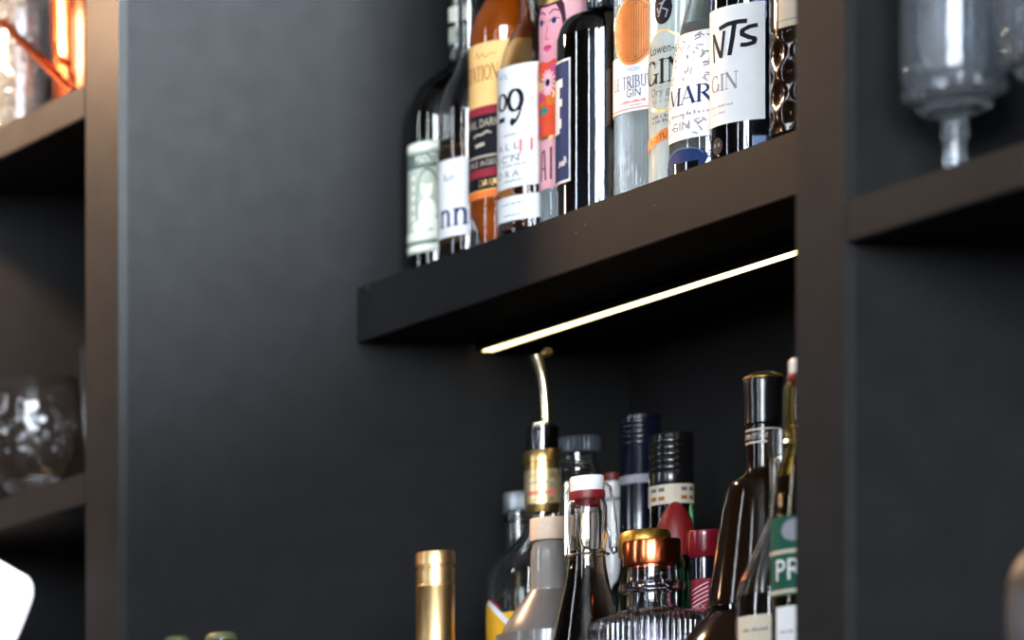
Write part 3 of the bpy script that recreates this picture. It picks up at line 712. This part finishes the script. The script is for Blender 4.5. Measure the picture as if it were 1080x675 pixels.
# ---- frosted bottle with wooden stopper
b=lo('liquor_bottle','frosted grey brown bottle with a pale wooden stopper',578,4.46,.0475); z=b.z; q=b.q
rn=q(19.5)
out=smooth([(0,0),(.044,0),(.0475,.005),(.0475,.09),(.0470,.12),(q(55),z(681)),(q(47),z(661)),(q(35),z(643)),(q(25),z(630)),(q(20.5),z(623))],6)
b.turn('body',solid(out),frost)
b.turn('neck',[(0,z(624)),(rn*1.03,z(624)),(rn*1.03,z(620)),(rn*.99,z(619)),(rn*.98,z(583)),(rn*.88,z(575)),(rn*.78,z(572)),(0,z(572))],frostneck)
b.turn('stopper',[(0,z(573)),(rn*.6,z(573)),(rn*.6,z(571)),(rn*.96,z(570.5)),(rn*.99,z(569)),(rn*.99,z(549)),(rn*.95,z(547)),(0,z(547))],wood)
# ---- swing top bottle
def swing(b,xc,y_cap0,y_cap1,y_red,y_neck,y_wire,capw,neckw,bodyprof,gm,liquid=None,rot=0.):
    z=b.z;q=b.q; rn=q(neckw)
    out=smooth(bodyprof+[(q(neckw*.92),z(y_wire+4)),(rn*.93,z(y_wire-6)),(rn*.97,z(y_wire-14)),(rn,z((y_neck+y_wire)/2)),(rn,z(y_neck+12)),(rn*.9,z(y_neck+4)),(rn*.8,z(y_neck+1)),(rn*.78,z(y_neck))],6)
    b.prof=out; b.turn('body',shell(out,.0026,.01),gm)
    if liquid: b.turn('liquid',[(0,.0145),(out[8][0]*.6,.012)]+[(max(r-.0025,.001),zz) for r,zz in out if .0115<zz<z(liquid[0])]+[(0,z(liquid[0]))],liquid[1])
    rc=q(capw)
    b.turn('stopper',[(0,z(y_neck+16)),(rn*.38,z(y_neck+15)),(rn*.55,z(y_neck+8)),(rn*.6,z(y_red)),(rc*.92,z(y_cap1+.5)),(rc*.98,z(y_cap1-2)),(rc,z(y_cap0+3)),(rc*.95,z(y_cap0+.8)),(0,z(y_cap0))],porcelain,label='white porcelain stopper')
    b.turn('gasket',[(rn*.5,z(y_red+9)),(rn*.66,z(y_red+7)),(rn*.7,z(y_red)),(rc*1.02,z(y_red-.5)),(rc*1.06,z(y_red-4)),(rc*1.02,z(y_cap1)),(rn*.5,z(y_cap1)),(rn*.5,z(y_red+9))],rubber,label='red rubber gasket')
    wr=MB(); rw=.0011
    th=b.az(xc+.985*b.hw(rn),rn)+rot
    ring=[((rn+.0012)*cos(t),(rn+.0012)*sin(t),z(y_wire)) for t in [th+2*pi*i/32 for i in range(33)]]
    wr.tube(ring,rw,steel,8)
    for sg,t in ((1,th),(-1,th+pi)):
        dirx,diry=cos(t),sin(t)
        def Q(rr,y): return (rr*dirx,rr*diry,z(y))
        # closing lever with its loop up to the porcelain head
        if sg<0:
            wr.tube([Q(rc*.5,y_cap0+9),Q(rc*1.04,y_cap0+10),Q(rn*1.04,y_cap0+20),Q(rn*1.06,y_cap0+36),Q(rn*1.06,y_wire)],rw,steel,8); continue
        wr.tube([Q(rc*.55,y_cap0+9),Q(rc*1.05,y_cap0+9.5),Q(rn*1.15,y_cap0+14),Q(rn*1.28,y_cap0+30),Q(rn*1.42,y_cap0+55),Q(rn*1.46,y_cap0+68),Q(rn*1.42,y_wire-8)],rw*1.35,steel,8)
        wr.tube([Q(rn*1.02,y_wire-26),Q(rn*1.12,y_wire-20),Q(rn*1.16,y_wire-6),Q(rn*1.34,y_wire+1),Q(rn*1.46,y_wire-4),Q(rn*1.40,y_wire-12)],rw*1.2,steel,8)
        wr.lathe([(0,-.003),(.0026,-.003),(.0034,0),(.0026,.003),(0,.003)],dsteel,12,cx=rn*1.36*dirx,cy=rn*1.36*diry)
        for i in range(len(wr.v)-(12*3+2),len(wr.v)): x_,y_,z_=wr.v[i]; wr.v[i]=(x_,y_,z_+z(y_wire-3))
    b.part(wr,'wire_bail','steel wire bail')
b=lo('swing_top_bottle','clear conical swing top bottle with red gasket, left of the copper capped decanter',619,4.36,.034)
z=b.z;q=b.q
swing(b,619,502.5,519,528,526,586,18.5,21.5,[(0,0),(.031,0),(.034,.004),(.034,.05),(q(40),z(690)),(q(36),z(672)),(q(29),z(640)),(q(22),z(608))],c_smoke,liquid=(580,c_smoke))
# ---- silver necked bottle with ridged dark cap
b=lo('liquor_bottle','bottle with a silvery neck and a ridged slate cap behind the swing top bottle',609,4.679,.028); z=b.z;q=b.q
r=q(20.5)
out=smooth([(0,0),(.025,0),(.028,.004),(.028,z(640)),(.027,z(610)),(r*1.0,z(580)),(r,z(520)),(r*.98,z(506)),(r*1.08,z(501)),(r*1.10,z(496)),(r*.98,z(490)),(r*.95,z(478))],5)
b.prof=out; b.turn('body',shell(out,.0025,.01),c_clear)
b.turn('cap',caps((q(23.5),z(479)),(q(24),z(478)),(q(24),z(465)),(q(22),z(462))),slatecap,seg=120,mod=lambda a,zz,rr:1+.025*cos(30*a))
fl=MB(); fl.lathe([(r+.0003,z(600)),(r+.0008,z(600)),(r+.0008,z(510)),(r+.0003,z(510)),(r+.0003,z(600))],brassy); b.part(fl,'neck_foil','silver gold reflections built as a sleeve')  # metal sleeve stands in for gold and silver reflections on clear glass
# ---- small bottle, red top on white
b=lo('liquor_bottle','small white bottle with a flat red lid, half hidden between darker necks',646,4.76,.0225); z=b.z;q=b.q
r=q(12)
out=smooth([(0,0),(.02,0),(.0225,.004),(.0225,z(640)),(r,z(605)),(r,z(509))],5)
b.turn('body',solid(out),porcelain); b.turn('cap',caps((r*1.06,z(509)),(r*1.08,z(508)),(r*1.08,z(501)),(r,z(500))),redmatte)
b.turn('band',[(r,z(530)),(r+.0008,z(530)),(r+.0008,z(526)),(r,z(526))],lgrey)
# ---- blue-black capsule
b=lo('wine_bottle','tall bottle with a blue black ringed capsule and a pale neck band',675,4.661,.03); z=b.z;q=b.q
r=q(21.5)
out=smooth([(0,0),(.027,0),(.03,.004),(.03,z(650)),(.027,z(620)),(r*.97,z(590)),(r*.97,z(446))],5)
b.turn('body',solid(out),c_black)
pr=[(r,z(570))]
for k in range(5): y=470-k*5.5; pr+=[(r*1.0,z(y)),(r*1.025,z(y-1)),(r*1.025,z(y-2.6)),(r*.985,z(y-3.6))]
b.turn('capsule',caps(*(pr+[(r*1.02,z(444)),(r*1.0,z(440))])),bluecap)
b.turn('band',[(r*1.0,z(512)),(r*1.0+.0008,z(512)),(r+.0008,z(503)),(r,z(503))],lgrey,label='pale neck band')
# ---- black cap, cream collar
b=lo('liquor_bottle','dark green bottle with a ribbed black cap and a cream neck label',708,4.540,.03); z=b.z;q=b.q
r=q(23.5)
out=smooth([(0,0),(.027,0),(.03,.004),(.03,z(620)),(r*1.0,z(590)),(r*.98,z(560)),(r*.98,z(470))],5)
b.turn('body',solid(out),c_green)
pr=[(r*1.01,z(513)),(r*1.03,z(512)),(r*1.03,z(500))]
for k in range(5): y=498-k*7; pr+=[(r*.99,z(y)),(r*1.03,z(y-1.2)),(r*1.03,z(y-4.5)),(r*1.0,z(y-5.6))]
b.turn('cap',caps(*(pr+[(r*1.02,z(461)),(r*.97,z(458.5))])),blackcap)
lb=MB(); rf=lambda zz:r*.985
b.sheet(lb,-3.0,1.3,z(534),z(513.5),cream,rf=rf,off=.0006,n=30)
for x0,w in ((688,5),(695,6),(718,6),(726,4)):
    for y in (519,528): b.sheet(lb,b.az(x0,r),b.az(x0+w,r),z(y+2),z(y-2),grey if y<525 else brown,rf=rf,off=.0011,t=.0002,n=3)
b.part(lb,'label','cream neck label')
# ---- red cone top
b=lo('liqueur_bottle','dark bottle topped by a smooth red pointed dome',712,4.440,.026); z=b.z;q=b.q
out=smooth([(0,0),(.023,0),(.026,.004),(.026,z(640)),(.025,z(600)),(q(20),z(585))],5)
b.turn('body',solid(out),c_green)
b.turn('cap',[(0,z(596)),(q(23),z(596)),(q(23.5),z(590)),(q(22.5),z(575)),(q(21.5),z(568)),(q(20.3),z(560)),(q(17.5),z(550)),(q(13),z(541)),(q(8.5),z(534.5)),(q(4.5),z(531)),(q(1.8),z(529.8)),(0,z(529.5))],redmatte,label='red pointed dome')
# ---- jar with a yellow gold lid
b=lo('jar','small jar with a rounded yellow gold lid behind the copper capped decanter',680,4.380,.0225,cat='jar'); z=b.z;q=b.q
out=smooth([(0,0),(.02,0),(.0225,.004),(.0225,z(640)),(.021,z(610)),(q(23),z(598)),(q(23),z(582))],5)
b.turn('body',solid(out),c_green)
b.turn('lid',[(0,z(588)),(q(27),z(588)),(q(28),z(585)),(q(28),z(570)),(q(27.3),z(565)),(q(25),z(561.5)),(q(20),z(559.8)),(q(10),z(558.8)),(0,z(558.5))],goldlid)
# ---- ribbed decanter with copper cap
b=lo('decanter','ribbed glass decanter with a polished copper cap and a ringed neck',687,4.240,.0525); z=b.z;q=b.q
R=q(68.5)
out=[(0,0),(R*.9,0),(R*.98,.003),(R,.010)]+[(R,.010+(z(668)-.010)*k/6) for k in range(1,7)]+[(R,z(662)),(R*.99,z(656.5)),(R*.955,z(654)),(R*.80,z(650)),(R*.62,z(646.5)),(q(30),z(644)),(q(26.5),z(640)),(q(25.5),z(633)),(q(26),z(626)),(q(33.5),z(624.5)),(q(35),z(622)),(q(35),z(618)),(q(33.5),z(615.5)),(q(27),z(614)),(q(26),z(608)),(q(26),z(598))]
b.prof=out
rib=lambda a,zz,r:1+.03*(abs(cos(30*a))-.6)*(1 if (.006<zz<z(655) and r>R*.93) else 0)
b.turn('body',shell(out,.0030,.012),c_violet,seg=360,mod=rib)
b.turn('liquid',[(0,.018),(R-.0035,.014),(R-.0035,z(664)),(0,z(664))],c_violet)
b.turn('cap',[(0,z(600)),(q(24),z(600)),(q(24),z(597.5)),(q(30.5),z(597)),(q(31),z(595)),(q(31),z(573)),(q(30.3),z(571)),(0,z(570.4))],copper,label='polished copper cap')
# ---- red cap bottle
b=lo('liqueur_bottle','small bottle with a shiny red cap and red striped neck label',743,4.330,.022); z=b.z;q=b.q
r=q(14.5)
out=smooth([(0,0),(.019,0),(.022,.004),(.022,z(690)),(.020,z(668)),(r,z(655)),(r,z(588))],5)
b.prof=out; b.turn('body',solid(out),c_brown)
b.turn('cap',[(0,z(589)),(q(16),z(589)),(q(17.5),z(587)),(q(19),z(582)),(q(18.7),z(566)),(q(19.3),z(562)),(q(18.5),z(560.5)),(q(17),z(561.5)),(0,z(562))],redcap,label='shiny red cap')
b.turn('collar',[(r,z(611)),(r+.0012,z(611)),(r+.0012,z(590)),(r,z(590))],bluecap)
lb=MB(); b.sheet(lb,b.az(730,r)-.5,b.az(757,r),z(652),z(612),maroon,rf=lambda zz:r,n=16)
for k in range(5): b.stroke(lb,[(-.007,-.004),(0,0),(.007,.004)],b.az(738,r),z(620+k*4.5),.0013,lpink,rf=lambda zz:r)
b.text(lb,'MEX',b.az(737,r),z(644),.005,cream,width=.012,rf=lambda zz:r); b.part(lb,'label')
# ---- big brown bell bottle
b=lo('brandy_bottle','large dark brown bell shaped bottle with a gold banded neck',805,4.10,.06); z=b.z;q=b.q
rn=q(17.5)
out=smooth([(0,0),(.066,0),(.0725,.004),(.0735,.012),(.0735,z(700)),(q(94),z(686)),(q(84),z(671)),(q(70),z(655)),(q(60.5),z(645)),(q(59.5),z(638)),(q(58.5),z(628)),(q(53),z(592)),(q(45),z(548)),(q(38.5),z(518)),(q(34),z(508)),(q(25),z(502.5)),(q(19),z(498)),(rn*.98,z(490)),(rn,z(455)),(rn,z(448))],6)
b.prof=out; b.turn('body',solid(out),c_brown)
b.turn('stopper',[(0,z(450)),(rn*.9,z(450)),(q(18),z(449)),(q(20.3),z(447)),(q(20),z(442)),(q(20.3),z(420)),(q(21.2),z(404)),(q(21),z(400)),(q(19.6),z(397.5)),(q(18.5),z(397)),(q(14),z(394.5)),(q(8),z(393)),(0,z(392.5))],blackcap)
b.turn('stopper_glint',[(q(19.9),z(400)),(q(21.5),z(400)),(q(21.6),z(399)),(q(20),z(397.3)),(q(19.2),z(397.2))],goldlid,label='gold reflection built as a ring on the stopper')  # modelled ring stands in for a gold reflection round the dome
nb=MB(); rf=lambda zz:rn
b.sheet(nb,-3,1.3,z(470),z(453),blackcap,rf=rf,off=.0003,n=30)
for y in (454.5,468): b.sheet(nb,-3,1.3,z(y+1),z(y-.7),cream,rf=rf,off=.0008,t=.0002,n=30)
b.text(nb,'SPIRIT OF SPAIN',b.az(806,rn),z(464.5),.0050,cream,width=.040,rf=rf,off=.0012); b.part(nb,'neck_band','black and gold neck band')
b.turn('foot_ring',[(q(60.3),z(646)),(q(62),z(645)),(q(62),z(640)),(q(59.8),z(638.5))],c_black)
# ---- clear bottle in front of it
b=lo('liquor_bottle','clear bottle with sloping shoulders and a cream label before the brown bell bottle',824,4.00,.036); z=b.z;q=b.q
R=q(49)
out=smooth([(0,0),(R*.92,0),(R*.98,.003),(R,.01),(R,z(640)),(R*.985,z(626)),(R*.9,z(612)),(R*.62,z(583)),(R*.34,z(553)),(R*.27,z(535)),(R*.26,z(480))],6)
b.prof=out; b.turn('body',shell(out,.0028,.012),c_clear)
b.turn('liquid',[(0,.018),(R*.6,.015),(R-.0027,.0125),(R-.0027,z(628)),(0,z(628))],c_brown)
lb=MB(); b.sheet(lb,b.az(779),b.az(868),.02,z(651),cream,n=22); b.scribble(lb,b.az(806),z(668),.04,.003,grey,91); b.part(lb,'label')
b.turn('cap',caps((R*.30,z(482)),(R*.30,z(455))),blackcap)
# ---- second swing top bottle with green label
b=lo('swing_top_bottle','swing top bottle with a green label, half hidden by the right upright',856,3.90,.032); z=b.z;q=b.q
R=q(43)
swing(b,856,378,394,401,399,466,25,30,[(0,0),(R*.92,0),(R*.98,.003),(R,.01),(R,z(560)),(R*.99,z(545)),(R*.92,z(515)),(R*.82,z(490))],c_straw,liquid=(500,c_straw),rot=-pi/2)
lb=MB(); aa=b.az(828); H=lambda y:b.h(y,aa)
b.sheet(lb,b.az(813.5)-.2,b.az(898),H(628),H(545),greenlab,n=22)
for y0,y1 in ((580,584),(622,626)): b.sheet(lb,b.az(813.5)-.2,b.az(898),H(y1),H(y0),cream,off=.0008,t=.0002,n=22)
b.text(lb,'PR',b.az(818.5),H(612),.019,white,width=.024,align='l',off=.0010)
b.ellipse(lb,b.az(838),H(560),.012,.010,lgrey,off=.0010)
b.sheet(lb,b.az(818),b.az(898),.02,H(640),white,n=20)
b.scribble(lb,b.az(834),H(668),.02,.003,grey,95); b.part(lb,'label')
# ---- two small bottles at the left, only their caps in view
for xc,D,y,w,t in ((186,4.82,671,12.5,'small soda bottle with an olive cap close to the left panel'),(233,4.71,667.5,16,'small soda bottle with a broad olive cap, right of a similar smaller one')):
    b=lo('soda_bottle',t,xc,D,.026); z=b.z; r=b.q(w); b.root['group']='small soda bottles on the bottom board'
    out=smooth([(0,0),(.023,0),(.026,.004),(.026,.07),(.022,.095),(r*.85,.13),(r*.8,z(y+6))],5)
    b.turn('body',solid(out),c_green)
    b.turn('cap',[(0,z(y+9)),(r*1.05,z(y+9)),(r*1.05,z(y+6)),(r*.98,z(y+3)),(r*.75,z(y+.8)),(r*.4,z(y+.1)),(0,z(y))],palegreen)

# ================================================================== left bay
facet=lambda n,amp:(lambda a,zz,r:1-amp*tri(n*a+zz*420)*tri(n*a-zz*420))
def on(name,label,cat,xc,D,base,R,group=None):
    b=Bottle(name,label,cat,xc,D,base,R,group=group); b.z=lambda y:(VY-y)*D/F-base; b.q=lambda px:b.r_of(px); return b
GL='crystal glasses in the left bay'
def tumbler(b,R,H,name='bowl',t=.004,m=c_cut,n=14):
    out=[(0,0),(R*.80,0),(R*.86,.003)]+[(R*(.86+.14*k/16),.004+(H*.72-.004)*k/16) for k in range(1,17)]+[(R,H*.80),(R,H)]
    prof=out+[(R-.0016,H)]+[(R*(.86+.14*k/8)-t,.012+(H*.95-.012)*k/8) for k in range(8,-1,-1)]+[(0,.012)]
    b.turn(name,prof,m,seg=112,mod=lambda a,zz,r:1-(.09*tri(n*a+zz*300)*tri(n*a-zz*300) if (.004<zz<H*.72 and r>R*.84-.001) else 0))
b=on('crystal_tumbler','cut crystal tumbler at the edge of the upper left shelf','glass',22,5.2,EDGE_SHELF_TOP,.038,GL); tumbler(b,.036,.17,m=c_gob)
b=on('copper_cup','tall copper cup glowing orange on the upper left shelf','cup',86,5.09,EDGE_SHELF_TOP,.034)
R=.034; b.turn('bowl',[(0,0),(R*.8,0),(R*.86,.004),(R*.94,.08),(R,.15),(R+.001,.152),(R-.001,.153),(R-.002,.15),(R*.94-.002,.08),(R*.84,.006),(0,.005)],copper)
hd=MB(); a=b.az(118,.034); hd.tube([(R*.95*cos(a),R*.95*sin(a),.12),((R+.03)*cos(a),(R+.03)*sin(a),.115),((R+.034)*cos(a),(R+.034)*sin(a),.07),(R*.9*cos(a),R*.9*sin(a),.035)],.004,copper); b.part(hd,'handle')
# dark bottle at the far left and the copper stick resting on it
b=on('liquor_bottle','dark green bottle at the left end of the upper left shelf','bottle',-32,5.275,EDGE_SHELF_TOP,.033)
R=.033; out=smooth([(0,0),(.029,0),(.033,.004),(.033,.16),(.030,.18),(.014,.21),(.013,.27)],5); b.turn('body',solid(out),c_green); b.turn('cap',caps((.0145,.262),(.0145,.295)),goldcap)
st=MB(); P0=(4.85-4.985,(76-VX)*4.985/F,Z0+EDGE_SHELF_TOP+.0068); P1=(4.85-5.19,(2-VX)*5.19/F,(VY-22)*5.19/F+Z0)
n=10; pts=[tuple(p+(q_-p)*i/n for p,q_ in zip(P0,P1)) for i in range(n+1)]
o=bpy.data.objects.new('bar_stick',None); COL.objects.link(o); o.location=P0; o.empty_display_size=.02
tag(o,'copper bar stick leaning across the glasses on the upper left shelf','stick')
st.tube([tuple(c-d for c,d in zip(p,P0)) for p in pts],[.0062]+[.0050]*(n-1)+[.0062],copper,14); st.build('rod',o)
kb=MB(); kb.lathe([(0,-.0065),(.005,-.0045),(.0066,0),(.005,.0045),(0,.0065)],copper,16); kb.build('knob',o)
# lower left shelf
b=on('crystal_goblet','round cut crystal bowl on the lower left shelf','glass',33,5.165,EDGE_LOW_TOP,.055,GL)
R=.0545; z=b.z
out=[(0,0),(.030,0),(.033,.003),(.028,.010),(.022,.016),(.030,.024),(.040,.040),(.049,.060),(.0535,.085),(R,.105),(.0535,.125),(.050,.142),(.047,.150)]
out=smooth(out,4)
prof=out+[(r-.003,zz) for r,zz in out[::-1] if zz>.03]+[(0,.028)]
b.turn('bowl',prof,c_cut,seg=112,mod=lambda a,zz,r:1-(.08*tri(9*a+zz*230)*tri(9*a-zz*230) if .012<zz<.105 and r>.021 else 0))
b=on('highball_glass','tall plain glass behind the crystal bowl, against the divider edge','glass',128,5.06,EDGE_LOW_TOP,.042,GL)
R=b.q(45); out=[(0,0),(R*.8,0),(R*.82,.003),(R*.95,.10),(R,b.z(366)),(R-.0022,b.z(366)),(R*.95-.0025,.10),(R*.8-.002,.012),(0,.010)]; b.turn('bowl',out,c_clear)
# lit milk glass lamp on the counter
lampm=mat('milk_glass_lit',(.9,.9,.92),.3,emit=(.93,.94,1.),estr=1.15)
b=on('table_lamp','small white milk glass lamp glowing at the bottom left','lamp',-15,5.1,COUNTER,.048); z=b.z;q=b.q
b.turn('base',[(0,0),(.04,0),(.042,.004),(.040,.012),(.012,.018),(.009,.03),(.009,z(700)),(0,z(700))],dsteel)
b.turn('shade',smooth([(0,z(702)),(q(18),z(700)),(q(24),z(690)),(q(34),z(672)),(q(43),z(650)),(q(49),z(633)),(q(49.5),z(622)),(q(45),z(613)),(q(36),z(607)),(q(22),z(598)),(q(8),z(590)),(0,z(588))],5),lampm)

# ================================================================== right bay
def goblet(xc,D,lab,rb):
    b=on('crystal_goblet',lab,'glass',xc,D,RIGHT_TOP,.0376,'stemmed goblets in the right bay'); z=b.z
    R=rb
    zb=.071
    foot=[(0,0),(.030,0),(.0305,.002),(.012,.006),(.0075,.012),(.0078,.035),(.0095,.042),(.0085,.050),(.013,.056)]
    bowl=[(.022,.060),(.025,.064),(.021,.067),(.031,.070),(.0355,.076),(.0345,.082),(R*.985,.090)]+[(R,.10+.014*k) for k in range(14)]
    out=smooth(foot+bowl,3)
    prof=out+[(R-.002,out[-1][1])]+[(R-.0024,.10+.02*k) for k in range(9,-1,-1)]+[(R*.7,.078),(0,.074)]
    b.turn('goblet_body',prof,c_gob,seg=96,mod=lambda a,zz,r:1+(.05*cos(12*a) if .058<zz<.086 else (.012*cos(24*a) if zz>.088 and r>R*.9 else 0)))
goblet(1007,3.60,'stemmed crystal goblet in the right bay with its stem fully in view',.0378)
goblet(1112,3.475,'stemmed crystal goblet in the right bay cut by the picture edge',.0378)
b=on('jar','round brown and grey stoneware jar at the lower right','jar',1137,3.3,COUNTER,.045); z=b.z;R=.045
out=smooth([(0,0),(R*.8,0),(R*.95,.012),(R,.035),(R*.99,.060)],5); b.turn('body',solid(out),stoneg)
b.turn('lid',[(0,.0602),(R*.99,.0602)]+[(R*.99*cos(t),.061+.045*sin(t)) for t in [pi/2*k/10 for k in range(10)]]+[(0,.106)],stone)

# ================================================================== light
w=bpy.data.worlds.new('World'); sc.world=w; w.use_nodes=True
bg=w.node_tree.nodes['Background']; bg.inputs['Color'].default_value=(.5,.6,.75,1); bg.inputs['Strength'].default_value=.15
l=bpy.data.lights.new('pendant_bulb','POINT'); l.energy=68.; l.color=(1.,.62,.36); l.shadow_soft_size=.035
o=bpy.data.objects.new('pendant_bulb',l); COL.objects.link(o); o.location=(-.33,2.30,Z0+1.44)
l=bpy.data.lights.new('far_warm_lamp','POINT'); l.energy=50.; l.color=(1.,.66,.42); l.shadow_soft_size=.12
o=bpy.data.objects.new('far_warm_lamp',l); COL.objects.link(o); o.location=(-4.5,-1.3,Z0+2.2)
from mathutils import Vector
l=bpy.data.lights.new('panel_fill_spot','SPOT'); l.energy=1450.; l.color=(.80,.92,1.); l.shadow_soft_size=.04; l.spot_size=radians(49); l.spot_blend=1.  # added unseen spot that brightens the upper left of the panel
o=bpy.data.objects.new('panel_fill_spot',l); COL.objects.link(o); o.location=(1.9,2.35,Z0+1.9)
o.rotation_euler=(Vector((0,2.38,Z0+1.62))-Vector(o.location)).to_track_quat('-Z','Y').to_euler()
# ================================================================== camera
cam=bpy.data.cameras.new('camera'); co=bpy.data.objects.new('camera',cam); COL.objects.link(co)
co.location=(CX,0,CZ); co.rotation_euler=(pi/2,0,pi/2)
cam.sensor_width=36.; cam.sensor_fit='HORIZONTAL'; cam.lens=F/1080*36
cam.shift_x=(540-VX)/1080; cam.shift_y=(VY-337.5)/1080
cam.clip_start=.05; cam.clip_end=50
cam.dof.use_dof=True; cam.dof.focus_distance=4.30; cam.dof.aperture_fstop=3.5
sc.camera=co
vs_=sc.view_settings; sc.display_settings.display_device='sRGB'
vs_.view_transform='Standard'; vs_.look='None'; vs_.gamma=1; vs_.exposure=.35; vs_.use_curve_mapping=False
sc.cycles.max_bounces=14; sc.cycles.transmission_bounces=12; sc.cycles.glossy_bounces=6; sc.cycles.diffuse_bounces=4
sc.cycles.caustics_refractive=True; sc.cycles.caustics_reflective=False; sc.cycles.sample_clamp_indirect=6.
